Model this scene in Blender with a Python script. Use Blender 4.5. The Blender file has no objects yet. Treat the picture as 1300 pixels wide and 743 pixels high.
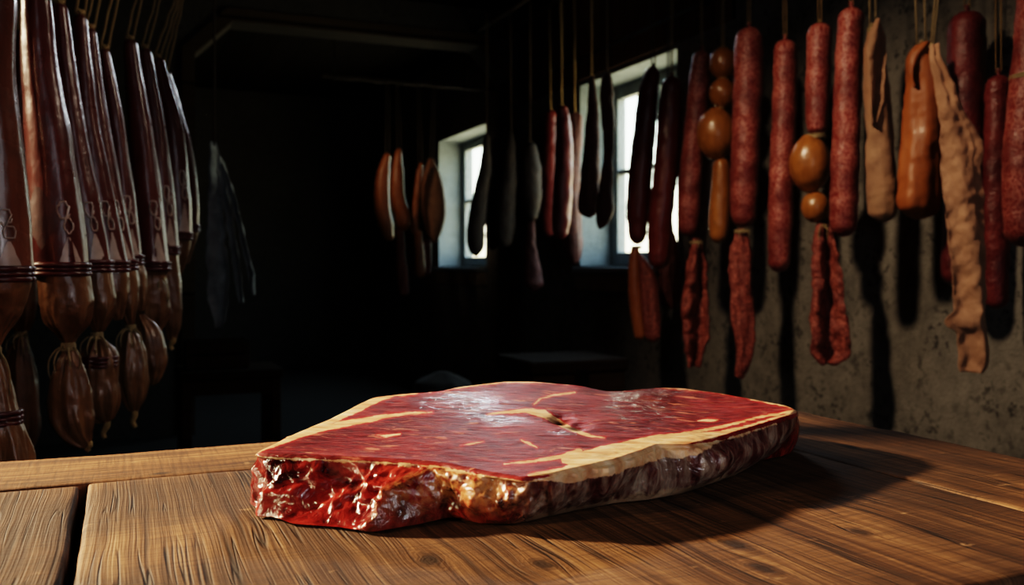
import bpy, bmesh, math, random
import numpy as np
from mathutils import Vector

random.seed(7)
rng = np.random.default_rng(7)
sc = bpy.context.scene
COL = sc.collection
PI = math.pi

# ---------------------------------------------------------------- camera frame
F = 1170.0                     # focal length in pixels of the 1300 px wide frame
HX, HY = 650.0, 340.0          # principal column, horizon row
CAMZ = 0.95
SN, CS = 0.3927, 0.9197        # yaw of the camera inside the room (room axes = world axes)


def P(px, py, Y):
    """point seen at pixel px,py at distance Y in front of the camera -> room coordinates"""
    X = (px - HX) / F * Y
    return np.array([CS * X + SN * Y, -SN * X + CS * Y, CAMZ + (HY - py) / F * Y])


def Yx(px, x):                 # distance at which column px meets the plane x
    u = (px - HX) / F
    return x / (CS * u + SN)


def Yy(px, y):
    u = (px - HX) / F
    return y / (CS - SN * u)


CR = np.array([CS, -SN, 0.0])  # camera right
CF = np.array([SN, CS, 0.0])   # camera forward


# ---------------------------------------------------------------- numpy noise
def _hash(ix, iy, iz, seed):
    h = (ix * 374761393 + iy * 668265263 + iz * 2147483647 + seed * 974711) & 0xFFFFFFFF
    h = ((h ^ (h >> 13)) * 1274126177) & 0xFFFFFFFF
    h = (h ^ (h >> 16)) & 0xFFFFFFFF
    return h.astype(np.float64) / 4294967295.0 * 2 - 1


def vnoise(Pt, seed=0):
    Pt = np.asarray(Pt, dtype=np.float64)
    i = np.floor(Pt).astype(np.int64)
    f = Pt - i
    f = f * f * f * (f * (f * 6 - 15) + 10)
    r = 0
    for dx in (0, 1):
        for dy in (0, 1):
            for dz in (0, 1):
                w = (f[:, 0] if dx else 1 - f[:, 0]) * (f[:, 1] if dy else 1 - f[:, 1]) * (f[:, 2] if dz else 1 - f[:, 2])
                r = r + w * _hash(i[:, 0] + dx, i[:, 1] + dy, i[:, 2] + dz, seed)
    return r


def fbm(Pt, seed=0, octs=3):
    r, a = 0, 1.0
    Pt = np.asarray(Pt, dtype=np.float64)
    for o in range(octs):
        r = r + a * vnoise(Pt * (2 ** o) + 17.3 * o, seed + o)
        a *= 0.5
    return r


# ---------------------------------------------------------------- objects
ORG = {}


def tag(o, label=None, cat=None, group=None, kind=None):
    if label: o['label'] = label
    if cat: o['category'] = cat
    if group: o['group'] = group
    if kind: o['kind'] = kind
    return o


def empty(name, loc, label=None, cat=None, group=None):
    o = bpy.data.objects.new(name, None)
    o.empty_display_size = 0.05
    COL.objects.link(o)
    o.location = tuple(float(v) for v in loc)
    ORG[o.name] = np.array(loc, dtype=float)
    return tag(o, label, cat, group)


def mobj(name, V, Fc, mat, parent=None, smooth=True, loc=None):
    V = np.asarray(V, dtype=float)
    if parent is not None:
        org = ORG[parent.name]
    elif loc is not None:
        org = np.asarray(loc, float)
    else:
        org = np.zeros(3)
    me = bpy.data.meshes.new(name)
    me.from_pydata((V - org).tolist(), [], Fc if isinstance(Fc, list) else Fc.tolist())
    me.validate()
    if smooth:
        me.polygons.foreach_set('use_smooth', [True] * len(me.polygons))
    mats = mat if isinstance(mat, (list, tuple)) else [mat]
    for m in mats: me.materials.append(m)
    o = bpy.data.objects.new(name, me)
    COL.objects.link(o)
    ORG[o.name] = org
    if parent is not None:
        o.parent = parent
    else:
        o.location = tuple(org)
    return o


def box_vf(x0, x1, y0, y1, z0, z1):
    V = [(x0, y0, z0), (x1, y0, z0), (x1, y1, z0), (x0, y1, z0), (x0, y0, z1), (x1, y0, z1), (x1, y1, z1), (x0, y1, z1)]
    Fc = [(0, 3, 2, 1), (4, 5, 6, 7), (0, 1, 5, 4), (1, 2, 6, 5), (2, 3, 7, 6), (3, 0, 4, 7)]
    return V, Fc


class MB:
    def __init__(s): s.V, s.F = [], []

    def add(s, V, Fc):
        n = len(s.V)
        s.V += [tuple(v) for v in V]
        s.F += [tuple(i + n for i in f) for f in Fc]
        return s

    def box(s, *a): return s.add(*box_vf(*a))

    def build(s, name, mat, parent=None, smooth=False, bevel=0, loc=None, seg=2):
        o = mobj(name, s.V, s.F, mat, parent, smooth, loc)
        if bevel:
            m = o.modifiers.new('bevel', 'BEVEL'); m.width = bevel; m.segments = seg; m.limit_method = 'ANGLE'
        return o


def hermite(xs, ys, q):
    xs = np.asarray(xs, float); ys = np.asarray(ys, float)
    if len(xs) == 2: return np.interp(q, xs, ys)
    d = np.diff(ys) / np.diff(xs)
    m = np.empty(len(xs)); m[0], m[-1] = d[0], d[-1]
    m[1:-1] = (d[:-1] + d[1:]) / 2
    for k in range(1, len(xs) - 1):
        if d[k - 1] * d[k] <= 0: m[k] *= 0.3
    k = np.clip(np.searchsorted(xs, q) - 1, 0, len(xs) - 2)
    h = xs[k + 1] - xs[k]; t = (q - xs[k]) / h
    return ((2 * t**3 - 3 * t**2 + 1) * ys[k] + (t**3 - 2 * t**2 + t) * h * m[k]
            + (-2 * t**3 + 3 * t**2) * ys[k + 1] + (t**3 - t**2) * h * m[k + 1])


def ring_tube(C, R, flat=1.0, nseg=36, mod=None, capt=1.0, capb=1.0, noise=None):
    """C ring centres (top to bottom), R radii, rounded ends"""
    C = np.asarray(C, float); R = np.asarray(R, float)
    n = len(C)
    T = np.gradient(C, axis=0)
    T /= np.linalg.norm(T, axis=1)[:, None] + 1e-12
    A = CR[None] - (T @ CR)[:, None] * T
    A /= np.linalg.norm(A, axis=1)[:, None]
    B = np.cross(T, A)
    L = np.concatenate([[0], np.cumsum(np.linalg.norm(np.diff(C, axis=0), axis=1))])
    fac = np.ones(n)
    if capt:
        H = max(1e-6, capt * R[min(n - 1, max(3, n // 8))]); q = np.clip(1 - L / H, 0, 1); fac *= np.sqrt(np.clip(1 - q * q, 0.0004, 1))
    if capb:
        H = max(1e-6, capb * R[max(0, n - 1 - max(3, n // 8))]); q = np.clip(1 - (L[-1] - L) / H, 0, 1); fac *= np.sqrt(np.clip(1 - q * q, 0.0004, 1))
    ph = np.linspace(0, 2 * PI, nseg, endpoint=False)
    s = (L / L[-1])[:, None] + 0 * ph[None]
    PH = ph[None] + 0 * s
    rad = (R * fac)[:, None] * np.ones_like(PH)
    if mod is not None: rad = rad * (1 + mod(s, PH) * np.clip(fac, 0, 1)[:, None])
    V = C[:, None] + rad[..., None] * (np.cos(PH)[..., None] * A[:, None] + flat * np.sin(PH)[..., None] * B[:, None])
    if noise:
        amp, scl, seed = noise
        q = V.reshape(-1, 3)
        nn = fbm(q * scl, seed, 3).reshape(n, nseg)
        N = np.cos(PH)[..., None] * A[:, None] + np.sin(PH)[..., None] * B[:, None]
        V = V + (amp * nn * fac[:, None])[..., None] * N
    V = V.reshape(-1, 3)
    i = np.arange(n - 1)[:, None]; j = np.arange(nseg)[None]; j2 = (j + 1) % nseg
    Fc = np.stack([i * nseg + j, i * nseg + j2, (i + 1) * nseg + j2, (i + 1) * nseg + j], -1).reshape(-1, 4).tolist()
    V = np.vstack([V, C[:1], C[-1:]])
    a, b = n * nseg, n * nseg + 1
    for k in range(nseg):
        k2 = (k + 1) % nseg
        Fc.append((a, k2, k)); Fc.append((b, (n - 1) * nseg + k, (n - 1) * nseg + k2))
    return V, Fc


def rows_rings(rows, Y, n=70):
    rows = sorted(rows)
    py = [r[0] for r in rows]; cx = [(r[1] + r[2]) / 2 for r in rows]; hw = [(r[2] - r[1]) / 2 for r in rows]
    u = np.linspace(0, 1, n); u = 0.45 * u + 0.55 * (0.5 - 0.5 * np.cos(PI * u))
    q = py[0] + (py[-1] - py[0]) * u
    c = hermite(py, cx, q); h = hermite(py, hw, q)
    Ys = np.full(n, Y) if np.isscalar(Y) else np.interp(q, [py[0], py[-1]], Y)
    C = np.array([P(c[k], q[k], Ys[k]) for k in range(n)])
    R = h / F * Ys
    return C, R, q


def sausage(name, rows, Y, mat, parent, flat=1.0, mod=None, capt=1.0, capb=1.0, noise=(0.0012, 40, 1), n=70, nseg=36):
    C, R, q = rows_rings(rows, Y, n)
    V, Fc = ring_tube(C, R, flat, nseg, mod, capt, capb, noise)
    return mobj(name, V, Fc, mat, parent), C, R


def cord_vf(pts, r, nseg=6, closed=False):
    pts = np.asarray(pts, float)
    n = len(pts)
    T = np.gradient(pts, axis=0); T /= np.linalg.norm(T, axis=1)[:, None] + 1e-12
    up = np.array([0.31, 0.87, 0.2])
    A = np.cross(T, up); A /= np.linalg.norm(A, axis=1)[:, None] + 1e-9
    B = np.cross(T, A)
    ph = np.linspace(0, 2 * PI, nseg, endpoint=False)
    r = np.broadcast_to(np.asarray(r, float), (n,))
    V = pts[:, None] + r[:, None, None] * (np.cos(ph)[None, :, None] * A[:, None] + np.sin(ph)[None, :, None] * B[:, None])
    Fc = []
    for i in range(n - 1):
        for j in range(nseg):
            j2 = (j + 1) % nseg
            Fc.append((i * nseg + j, i * nseg + j2, (i + 1) * nseg + j2, (i + 1) * nseg + j))
    Fc.append(tuple(range(nseg))[::-1]); Fc.append(tuple((n - 1) * nseg + k for k in range(nseg)))
    return V.reshape(-1, 3), Fc


def lerp_pts(a, b, n): return [np.asarray(a) + (np.asarray(b) - np.asarray(a)) * k / (n - 1) for k in range(n)]


def hang_loop(parent, top, rail_pt, rail_r, mat, r=0.0022, spread=0.012, name='hanging_cord', axis=None):
    """a loop of twine from the top of a thing up around a rail"""
    top = np.asarray(top, float); rp = np.asarray(rail_pt, float)
    ax = np.array([0, 1.0, 0]) if axis is None else np.asarray(axis, float)
    side = np.cross(ax, [0, 0, 1.0]); side /= np.linalg.norm(side)
    rr = rail_r + r
    m = MB()
    up = rp - np.array([0, 0, rail_r + r])
    pts = lerp_pts(top - side * 0.004 - ax * spread, up - ax * (spread * .3 + .004), 9)
    pts += lerp_pts(up + ax * (spread * .3 + .004), top + side * 0.004 + ax * spread, 9)
    pts = [p + 0.0015 * np.array([math.sin(9 * k), math.cos(7 * k), 0]) if 0 < k < 17 and k not in (8, 9) else p for k, p in enumerate(pts)]
    m.add(*cord_vf(pts, r))
    # knot where the loop is gathered
    kp = [top + np.array([0.006 * math.cos(t), 0.006 * math.sin(t), 0.004 * math.sin(2 * t) + 0.004]) for t in np.linspace(0, 4 * PI, 22)]
    m.add(*cord_vf(kp, r * 1.2))
    return m.build(name, mat, parent, smooth=True)


def tie_ring(parent, C, R, mat, turns=3, r=0.0018, tilt=0.0, name='twine_tie', tails=0, pitch=None, taillen=0.05):
    C = np.asarray(C, float)
    t = np.linspace(0, 2 * PI * turns, 24 * turns)
    pitch = r * 1.8 if pitch is None else pitch
    pts = [C + CR * (R + r * .6) * math.cos(a) + CF * (R + r * .6) * math.sin(a) + np.array([0, 0, pitch * (a / (2 * PI) - turns / 2) + tilt * math.cos(a)]) for a in t]
    m = MB(); m.add(*cord_vf(pts, r))
    for k in range(tails):
        a = -PI / 2 + (k - (tails - 1) / 2) * 0.7 + random.uniform(-.2, .2)
        d = CR * math.cos(a) + CF * math.sin(a)
        l = taillen * random.uniform(.7, 1.2)
        pts = [C + d * (R + r * 1.6) + CR * math.cos(a) * l * .28 * s + d * 0.010 * math.sin(PI * s) - np.array([0, 0, 1]) * l * s**1.3 for s in np.linspace(0, 1, 9)]
        m.add(*cord_vf(pts, np.linspace(r, r * .6, 9)))
    return m.build(name, mat, parent, smooth=True)


def sheet(name, rows, Y, mat, parent, folds, thick=0.0022, nu=40, nv=90, crump=0.004, seed=3, dY=0.0):
    """crumpled hanging sheet: rows of (py, xl, xr), folds(u, v) -> offset towards the camera in metres"""
    rows = sorted(rows)
    py = [r[0] for r in rows]
    q = np.linspace(py[0], py[-1], nv)
    xl = np.interp(q, py, [r[1] for r in rows]); xr = np.interp(q, py, [r[2] for r in rows])
    V = []
    for k in range(nv):
        v = k / (nv - 1)
        for j in range(nu):
            u = j / (nu - 1)
            p = P(xl[k] + (xr[k] - xl[k]) * u, q[k], Y + dY)
            V.append(p - CF * folds(u, v))
    V = np.array(V)
    nn = fbm(V * 28, seed, 3)
    V = V - CF[None] * (nn * crump)[:, None] + CR[None] * (fbm(V * 22, seed + 9, 2) * crump * .5)[:, None]
    Fc = [(k * nu + j, k * nu + j + 1, (k + 1) * nu + j + 1, (k + 1) * nu + j) for k in range(nv - 1) for j in range(nu - 1)]
    o = mobj(name, V, Fc, mat, parent)
    m = o.modifiers.new('thick', 'SOLIDIFY'); m.thickness = thick; m.offset = 0
    return o


# ---------------------------------------------------------------- node materials
class NT:
    def __init__(s, name):
        s.m = bpy.data.materials.new(name); s.m.use_nodes = True
        s.t = s.m.node_tree; s.t.nodes.clear()
        s.out = s.t.nodes.new('ShaderNodeOutputMaterial')

    def n(s, typ, props=None, **ins):
        nd = s.t.nodes.new('ShaderNode' + typ)
        for k, v in (props or {}).items(): setattr(nd, k, v)
        for k, v in ins.items(): s.set(nd, k, v)
        return nd

    def set(s, nd, k, v):
        k = k.replace('_', ' ')
        inp = nd.inputs[int(k[1:])] if (k[0] == 'i' and k[1:].isdigit()) else nd.inputs[k]
        if isinstance(v, bpy.types.NodeSocket): s.t.links.new(v, inp)
        elif isinstance(v, bpy.types.Node): s.t.links.new(v.outputs[0], inp)
        elif inp.type == 'RGBA' and len(v) == 3: inp.default_value = (*v, 1)
        else: inp.default_value = v

    def math(s, op, a, b=0.0, c=None, clamp=False):
        nd = s.n('Math', {'operation': op, 'use_clamp': clamp}, i0=a, i1=b)
        if c is not None: s.set(nd, 'i2', c)
        return nd.outputs[0]

    def mix(s, f, a, b, bt='MIX'):
        nd = s.t.nodes.new('ShaderNodeMix'); nd.data_type = 'RGBA'; nd.blend_type = bt
        for k, v in ((0, f), (6, a), (7, b)):
            inp = nd.inputs[k]
            if isinstance(v, bpy.types.NodeSocket): s.t.links.new(v, inp)
            elif k == 0: inp.default_value = v
            else: inp.default_value = (*v, 1) if len(v) == 3 else v
        return nd.outputs[2]

    def ramp(s, f, stops, interp='LINEAR'):
        nd = s.n('ValToRGB'); nd.color_ramp.interpolation = interp
        el = nd.color_ramp.elements
        while len(el) < len(stops): el.new(0.5)
        for e, (p, c) in zip(el, stops):
            e.position = p; e.color = (*c, 1) if not isinstance(c, (int, float)) else (c, c, c, 1)
        s.set(nd, 'Fac', f)
        return nd.outputs[0]

    def coord(s, scale=(1, 1, 1), which='Object', loc=(0, 0, 0), rot=(0, 0, 0)):
        tc = s.n('TexCoord')
        mp = s.n('Mapping', None, Vector=tc.outputs[which], Scale=scale, Location=loc, Rotation=rot)
        return mp.outputs[0]

    def noise(s, vec, scale, detail=4, rough=.55, dist=0.0, out=0):
        return s.n('TexNoise', None, Vector=vec, Scale=scale, Detail=detail, Roughness=rough, Distortion=dist).outputs[out]

    def bump(s, h, strength=.4, dist=.01, normal=None):
        nd = s.n('Bump', None, Height=h, Strength=strength, Distance=dist)
        if normal is not None: s.set(nd, 'Normal', normal)
        return nd.outputs[0]

    def bsdf(s, **ins):
        nd = s.n('BsdfPrincipled', None, **ins)
        s.t.links.new(nd.outputs[0], s.out.inputs[0])
        return nd


def plain(name, col, rough=.6, metallic=0.0, var=.25, scale=30, bump=.2, **kw):
    t = NT(name); c = t.coord()
    nz = t.noise(c, scale)
    dark = tuple(v * (1 - var) for v in col); lite = tuple(min(1, v * (1 + var)) for v in col)
    t.bsdf(Base_Color=t.ramp(nz, [(.3, dark), (.7, lite)]), Roughness=rough, Metallic=metallic,
           Normal=t.bump(t.noise(c, scale * 3), bump, .004), **kw)
    return t.m


def m_salami(name, base, fat, dark, rough=.42, speck=.5, bs=.35):
    t = NT(name); c = t.coord()
    c1 = t.coord((1, 1, .75))
    v = t.n('TexVoronoi', {'feature': 'SMOOTH_F1'}, Vector=c1, Scale=150.0, Smoothness=.5)
    nz = t.noise(c, 95, 5, .65)
    fm = t.ramp(t.math('ADD', t.math('MULTIPLY', v.outputs[0], .55), t.math('MULTIPLY', nz, .65)), [(.50, 0), (.66, 1)])
    col = t.mix(t.math('MULTIPLY', fm, speck), base, fat)
    big = t.noise(c, 9, 3)
    col = t.mix(t.ramp(big, [(.38, .75), (.62, 0)]), col, dark)
    h = t.math('ADD', t.math('MULTIPLY', nz, .7), t.math('MULTIPLY', v.outputs[0], .6))
    t.bsdf(Base_Color=col, Roughness=t.math('ADD', rough - .1, t.math('MULTIPLY', nz, .25)), Normal=t.bump(h, bs, .006),
           Specular_IOR_Level=.45)
    return t.m


def m_casing(name, base, hi, rough=.28, coat=.4, bs=.35):
    t = NT(name); c = t.coord()
    cl = t.coord((26, 26, 3))
    nz = t.noise(cl, 1.6, 4)
    col = t.mix(t.ramp(nz, [(.35, 0), (.7, 1)]), base, hi)
    blot = t.noise(c, 22, 4)
    col = t.mix(t.ramp(blot, [(.55, 0), (.75, .5)]), col, tuple(v * .35 for v in base))
    h = t.math('ADD', t.math('MULTIPLY', nz, .6), t.math('MULTIPLY', t.noise(c, 60, 4), .35))
    t.bsdf(Base_Color=col, Roughness=t.math('ADD', rough - .08, t.math('MULTIPLY', blot, .2)), Coat_Weight=coat, Coat_Roughness=.2,
           Normal=t.bump(h, bs, .008))
    return t.m


def m_cloth(name, base, dark, red=None):
    t = NT(name); c = t.coord()
    nz = t.noise(c, 14, 5, .6)
    col = t.ramp(nz, [(.3, dark), (.65, base)])
    if red:
        col = t.mix(t.ramp(t.noise(c, 7, 4), [(.5, 0), (.72, .7)]), col, red)
    h = t.math('ADD', t.noise(c, 60, 5), t.math('MULTIPLY', t.noise(c, 400, 2), .3))
    t.bsdf(Base_Color=col, Roughness=.75, Normal=t.bump(h, .5, .006), Sheen_Weight=.1)
    return t.m


def m_strip(name, base, pale, dark):
    t = NT(name); c = t.coord()
    nz = t.noise(c, 120, 5, .65); big = t.noise(t.coord((60, 60, 9)), 1.2, 4)
    col = t.ramp(nz, [(.36, dark), (.5, base), (.68, pale)])
    col = t.mix(t.ramp(big, [(.4, .6), (.6, 0)]), col, dark)
    t.bsdf(Base_Color=col, Roughness=.6, Normal=t.bump(t.math('ADD', nz, big), .5, .007))
    return t.m


def m_twine(name, col):
    t = NT(name); c = t.coord((1, 1, 1))
    w = t.n('TexWave', {'bands_direction': 'DIAGONAL'}, Vector=c, Scale=260.0, Distortion=2.0)
    t.bsdf(Base_Color=t.mix(w.outputs[1], tuple(v * .55 for v in col), col), Roughness=.85, Normal=t.bump(w.outputs[1], .6, .002))
    return t.m


def m_plaster(name, lo, hi, spot, spots=True):
    t = NT(name); c = t.coord()
    big = t.noise(c, 2.2, 6, .6); mid = t.noise(c, 14, 6, .7)
    col = t.ramp(t.math('ADD', t.math('MULTIPLY', big, .5), t.math('MULTIPLY', mid, .5)), [(.36, lo), (.62, hi)])
    if spots:
        sp = t.noise(c, 38, 3, .6)
        msk = t.math('MULTIPLY', t.ramp(sp, [(.54, 0), (.63, 1)]), t.ramp(t.noise(c, 5, 3), [(.40, .1), (.58, 1)]))
        col = t.mix(t.math('MULTIPLY', msk, .8), col, spot)
    t.bsdf(Base_Color=col, Roughness=.88, Normal=t.bump(t.math('ADD', mid, t.noise(c, 90, 4)), .45, .012))
    return t.m


def m_planks(name, lo, hi, axis=0, width=.14):
    """dull boards (surface pattern); axis = across the boards"""
    t = NT(name)
    tc = t.n('TexCoord'); sp = t.n('SeparateXYZ', None, Vector=tc.outputs['Object'])
    x = t.math('DIVIDE', sp.outputs[axis], width)
    fr = t.math('FRACT', x); idx = t.math('FLOOR', x)
    gap = t.ramp(t.math('ABSOLUTE', t.math('SUBTRACT', fr, .5)), [(.47, 0), (.495, 1)])
    s = [3, 3, 3]; s[axis] = 60
    if axis != 2: s[2] = 5
    c = t.coord(tuple(s))
    g = t.noise(c, 1.0, 5, .6)
    wn = t.n('TexWhiteNoise', {'noise_dimensions': '1D'}, W=idx)
    col = t.ramp(t.math('ADD', t.math('MULTIPLY', g, .7), t.math('MULTIPLY', wn.outputs[0], .3)), [(.3, lo), (.7, hi)])
    col = t.mix(gap, col, (.004, .003, .002))
    h = t.math('SUBTRACT', g, t.math('MULTIPLY', gap, 2))
    t.bsdf(Base_Color=col, Roughness=.85, Normal=t.bump(h, .5, .01), Specular_IOR_Level=.12)
    return t.m


def m_tablewood(name, along, knots=(), tint=1.0, dark=1.0):
    """weathered oak: grain follows axis 'along' (0 x, 1 y); knots = world x,y positions"""
    t = NT(name)
    tc = t.n('TexCoord'); geo = t.n('NewGeometry')
    sp = t.n('SeparateXYZ', None, Vector=geo.outputs['Position'])
    ac = sp.outputs[1 - along]; al = sp.outputs[along]
    kn_mask = None; ringv = None
    for (kx, ky, kr) in knots:
        ka, kc = ((ky, kx) if along == 1 else (kx, ky))
        da = t.math('MULTIPLY', t.math('SUBTRACT', al, ka), .55)
        dc = t.math('SUBTRACT', ac, kc)
        r2 = t.math('ADD', t.math('MULTIPLY', da, da), t.math('MULTIPLY', dc, dc))
        d = t.math('SQRT', r2)
        bell = t.math('POWER', 2.718, t.math('DIVIDE', t.math('MULTIPLY', r2, -1), (1.5 * kr) ** 2))
        ac = t.math('SUBTRACT', ac, t.math('MULTIPLY', t.math('MULTIPLY', dc, bell), .55))
        dn = t.math('ADD', d, t.math('MULTIPLY', t.math('SUBTRACT', t.noise(geo.outputs['Position'], 60, 3), .5), kr * 1.1))
        core = t.ramp(t.math('DIVIDE', dn, kr), [(.30, 1), (1.05, 0)])
        ring = t.math('MULTIPLY', t.math('SINE', t.math('MULTIPLY', dn, 6.28 / (kr * .30))), bell)
        kn_mask = core if kn_mask is None else t.math('MAXIMUM', kn_mask, core)
        ringv = ring if ringv is None else t.math('ADD', ringv, ring)
    wob = t.math('MULTIPLY', t.math('SUBTRACT', t.noise(t.n('CombineXYZ', None, X=t.math('MULTIPLY', al, 2.0), Y=t.math('MULTIPLY', ac, 5)).outputs[0], 1.3, 2), .5), .018)
    ac2 = t.math('ADD', ac, wob)
    g1 = t.n('CombineXYZ', None, X=t.math('MULTIPLY', ac2, 150), Y=t.math('MULTIPLY', al, 2.4), Z=sp.outputs[2]).outputs[0]
    g2 = t.n('CombineXYZ', None, X=t.math('MULTIPLY', ac2, 520), Y=t.math('MULTIPLY', al, 6), Z=sp.outputs[2]).outputs[0]
    g3 = t.n('CombineXYZ', None, X=t.math('MULTIPLY', ac2, 22), Y=t.math('MULTIPLY', al, 2.2), Z=sp.outputs[2]).outputs[0]
    n1 = t.noise(g1, 1, 4, .65, .15); n2 = t.noise(g2, 1, 3, .6); n3 = t.noise(g3, 1, 4, .6)
    fig = t.math('ADD', t.math('MULTIPLY', n1, .42), t.math('ADD', t.math('MULTIPLY', n2, .23), t.math('MULTIPLY', n3, .35)))
    if ringv is not None: fig = t.math('ADD', fig, t.math('MULTIPLY', ringv, -.03))
    k = tint
    col = t.ramp(fig, [(.36, (.020 * dark, .009 * dark, .004 * dark)), (.45, (.075 * k, .032 * k, .013 * k)), (.54, (.165 * k, .077 * k, .032 * k)), (.66, (.33 * k, .175 * k, .080 * k))])
    # big worn stains
    st = t.noise(geo.outputs['Position'], 4.5, 5, .6)
    col = t.mix(t.ramp(st, [(.40, .72), (.58, 0)]), col, (.034, .016, .008))
    # pores/cracks
    pores = t.ramp(n2, [(.27, 1), (.37, 0)])
    col = t.mix(t.math('MULTIPLY', pores, .85), col, (.010, .005, .003))
    crk = t.noise(t.n('CombineXYZ', None, X=t.math('MULTIPLY', ac2, 55), Y=t.math('MULTIPLY', al, 1.6)).outputs[0], 1, 2, .5)
    crack = t.ramp(t.math('ABSOLUTE', t.math('SUBTRACT', crk, .5)), [(.0, 1), (.016, 0)])
    crack = t.math('MULTIPLY', crack, t.ramp(t.noise(geo.outputs['Position'], 7, 2), [(.42, 0), (.55, 1)]))
    col = t.mix(t.math('MULTIPLY', crack, .9), col, (.006, .003, .002))
    if kn_mask is not None: col = t.mix(t.math('MULTIPLY', kn_mask, .9), col, (.014, .007, .004))
    h = t.math('SUBTRACT', t.math('ADD', t.math('MULTIPLY', fig, 1.0), t.math('MULTIPLY', n2, .35)), t.math('MULTIPLY', crack, .6))
    # saw marks across the grain
    saw = t.noise(t.n('CombineXYZ', None, X=t.math('MULTIPLY', al, 260), Y=t.math('MULTIPLY', ac, 14)).outputs[0], 1, 3)
    h = t.math('ADD', h, t.math('MULTIPLY', saw, .30))
    col = t.mix(t.ramp(saw, [(.36, .45), (.52, 0)]), col, (.030, .014, .007))
    chip = t.noise(t.n('CombineXYZ', None, X=t.math('MULTIPLY', ac, 26), Y=t.math('MULTIPLY', al, 40)).outputs[0], 1, 4, .6)
    col = t.mix(t.ramp(chip, [(.66, 0), (.72, .55)]), col, (.36, .20, .10))
    t.bsdf(Base_Color=col, Roughness=t.math('SUBTRACT', .86, t.math('MULTIPLY', n3, .26)), Normal=t.bump(h, .5, .004), Specular_IOR_Level=.25)
    return t.m


M = {}
M['salami'] = m_salami('salami', (.21, .026, .020), (.50, .21, .16), (.085, .009, .009), speck=.6)
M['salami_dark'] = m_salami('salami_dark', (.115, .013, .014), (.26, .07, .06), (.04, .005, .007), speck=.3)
M['casing_red'] = m_casing('casing_red', (.11, .014, .014), (.17, .030, .022), .36, .15)
M['casing_left'] = m_casing('casing_left', (.080, .014, .011), (.13, .030, .021), .28, .22)
M['casing_near'] = m_casing('casing_near', (.13, .040, .022), (.22, .080, .045), .25, .5)
M['bag'] = m_casing('bag', (.115, .046, .019), (.25, .125, .055), .33, .3, .9)
M['bag_dark'] = m_casing('bag_dark', (.09, .036, .016), (.15, .066, .030), .4, .15, .8)
M['band'] = plain('band', (.075, .012, .012), .32, var=.3)
M['pale_print'] = plain('pale_print', (.40, .31, .27), .35, var=.25)
M['patch'] = plain('patch', (.085, .026, .022), .5, var=.25)
M['ball'] = m_casing('ball', (.23, .085, .018), (.34, .14, .035), .34, .3)
M['thin_orange'] = m_casing('thin_orange', (.27, .085, .024), (.36, .13, .04), .4, .1)
M['orange_leather'] = m_casing('orange_leather', (.25, .075, .018), (.34, .115, .03), .5, .05)
M['strip'] = m_strip('strip', (.25, .055, .036), (.42, .16, .11), (.09, .014, .011))
M['strip_dark'] = m_strip('strip_dark', (.13, .030, .022), (.22, .07, .05), (.05, .009, .008))
M['jerky'] = m_strip('jerky', (.10, .026, .017), (.16, .048, .032), (.045, .010, .008))
M['cloth'] = m_cloth('cloth', (.44, .25, .15), (.27, .14, .08))
M['cloth_wrap'] = m_cloth('cloth_wrap', (.34, .20, .115), (.20, .105, .06), (.22, .09, .045))
M['grey_casing'] = m_cloth('grey_casing', (.40, .43, .45), (.15, .165, .18))
M['twine'] = m_twine('twine', (.46, .31, .13))
M['twine_pale'] = m_twine('twine_pale', (.42, .32, .17))
M['twine_dark'] = m_twine('twine_dark', (.10, .06, .032))
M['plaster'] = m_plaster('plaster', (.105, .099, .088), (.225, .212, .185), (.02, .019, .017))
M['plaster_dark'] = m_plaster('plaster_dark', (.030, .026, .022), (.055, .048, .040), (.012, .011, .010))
M['floor'] = m_plaster('floor', (.012, .011, .010), (.024, .022, .02), (.006, .006, .006))
M['ceiling'] = m_planks('ceiling', (.005, .004, .003), (.012, .009, .007), 0, .18)
M['cladding'] = m_planks('cladding', (.07, .038, .022), (.15, .082, .048), 1, .13)
M['beamwood'] = m_planks('beamwood', (.035, .023, .014), (.07, .047, .028), 2, .4)
M['darkwood'] = m_planks('darkwood', (.022, .013, .008), (.05, .028, .016), 2, .12)
M['pole'] = plain('pole', (.045, .028, .018), .75, var=.4)
M['iron'] = plain('iron', (.012, .011, .010), .5, .7)
M['limewash'] = m_plaster('limewash', (.14, .17, .19), (.215, .255, .275), (.2, .22, .23), False)
M['frame_paint'] = plain('frame_paint', (.17, .20, .22), .5, var=.15)
M['sill_paint'] = plain('sill_paint', (.20, .155, .115), .6, var=.2)
M['shadow_ham'] = m_strip('shadow_ham', (.040, .022, .014), (.07, .035, .022), (.016, .010, .008))  # near black: silhouette against the windows is put into the colour
M['sack'] = m_cloth('sack', (.035, .024, .015), (.018, .012, .008))

t = NT('glass')
tr = t.n('BsdfTransparent', None, Color=(.96, .98, .97)); gl = t.n('BsdfGlossy', None, Roughness=.03)
lw = t.n('LayerWeight', None, Blend=.12)
mx = t.n('MixShader', None, i0=t.math('MULTIPLY', lw.outputs[1], .35), i1=tr.outputs[0], i2=gl.outputs[0])
t.t.links.new(mx.outputs[0], t.out.inputs[0]); M['glass'] = t.m

# ---------------------------------------------------------------- room shell
RX = 2.43; CEIL = 2.62
W2 = (3.69, 4.71); W1 = (6.15, 7.24); WZ = (0.95, 2.0)
LX = -2.3


def struct(o): return tag(o, kind='structure')


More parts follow.
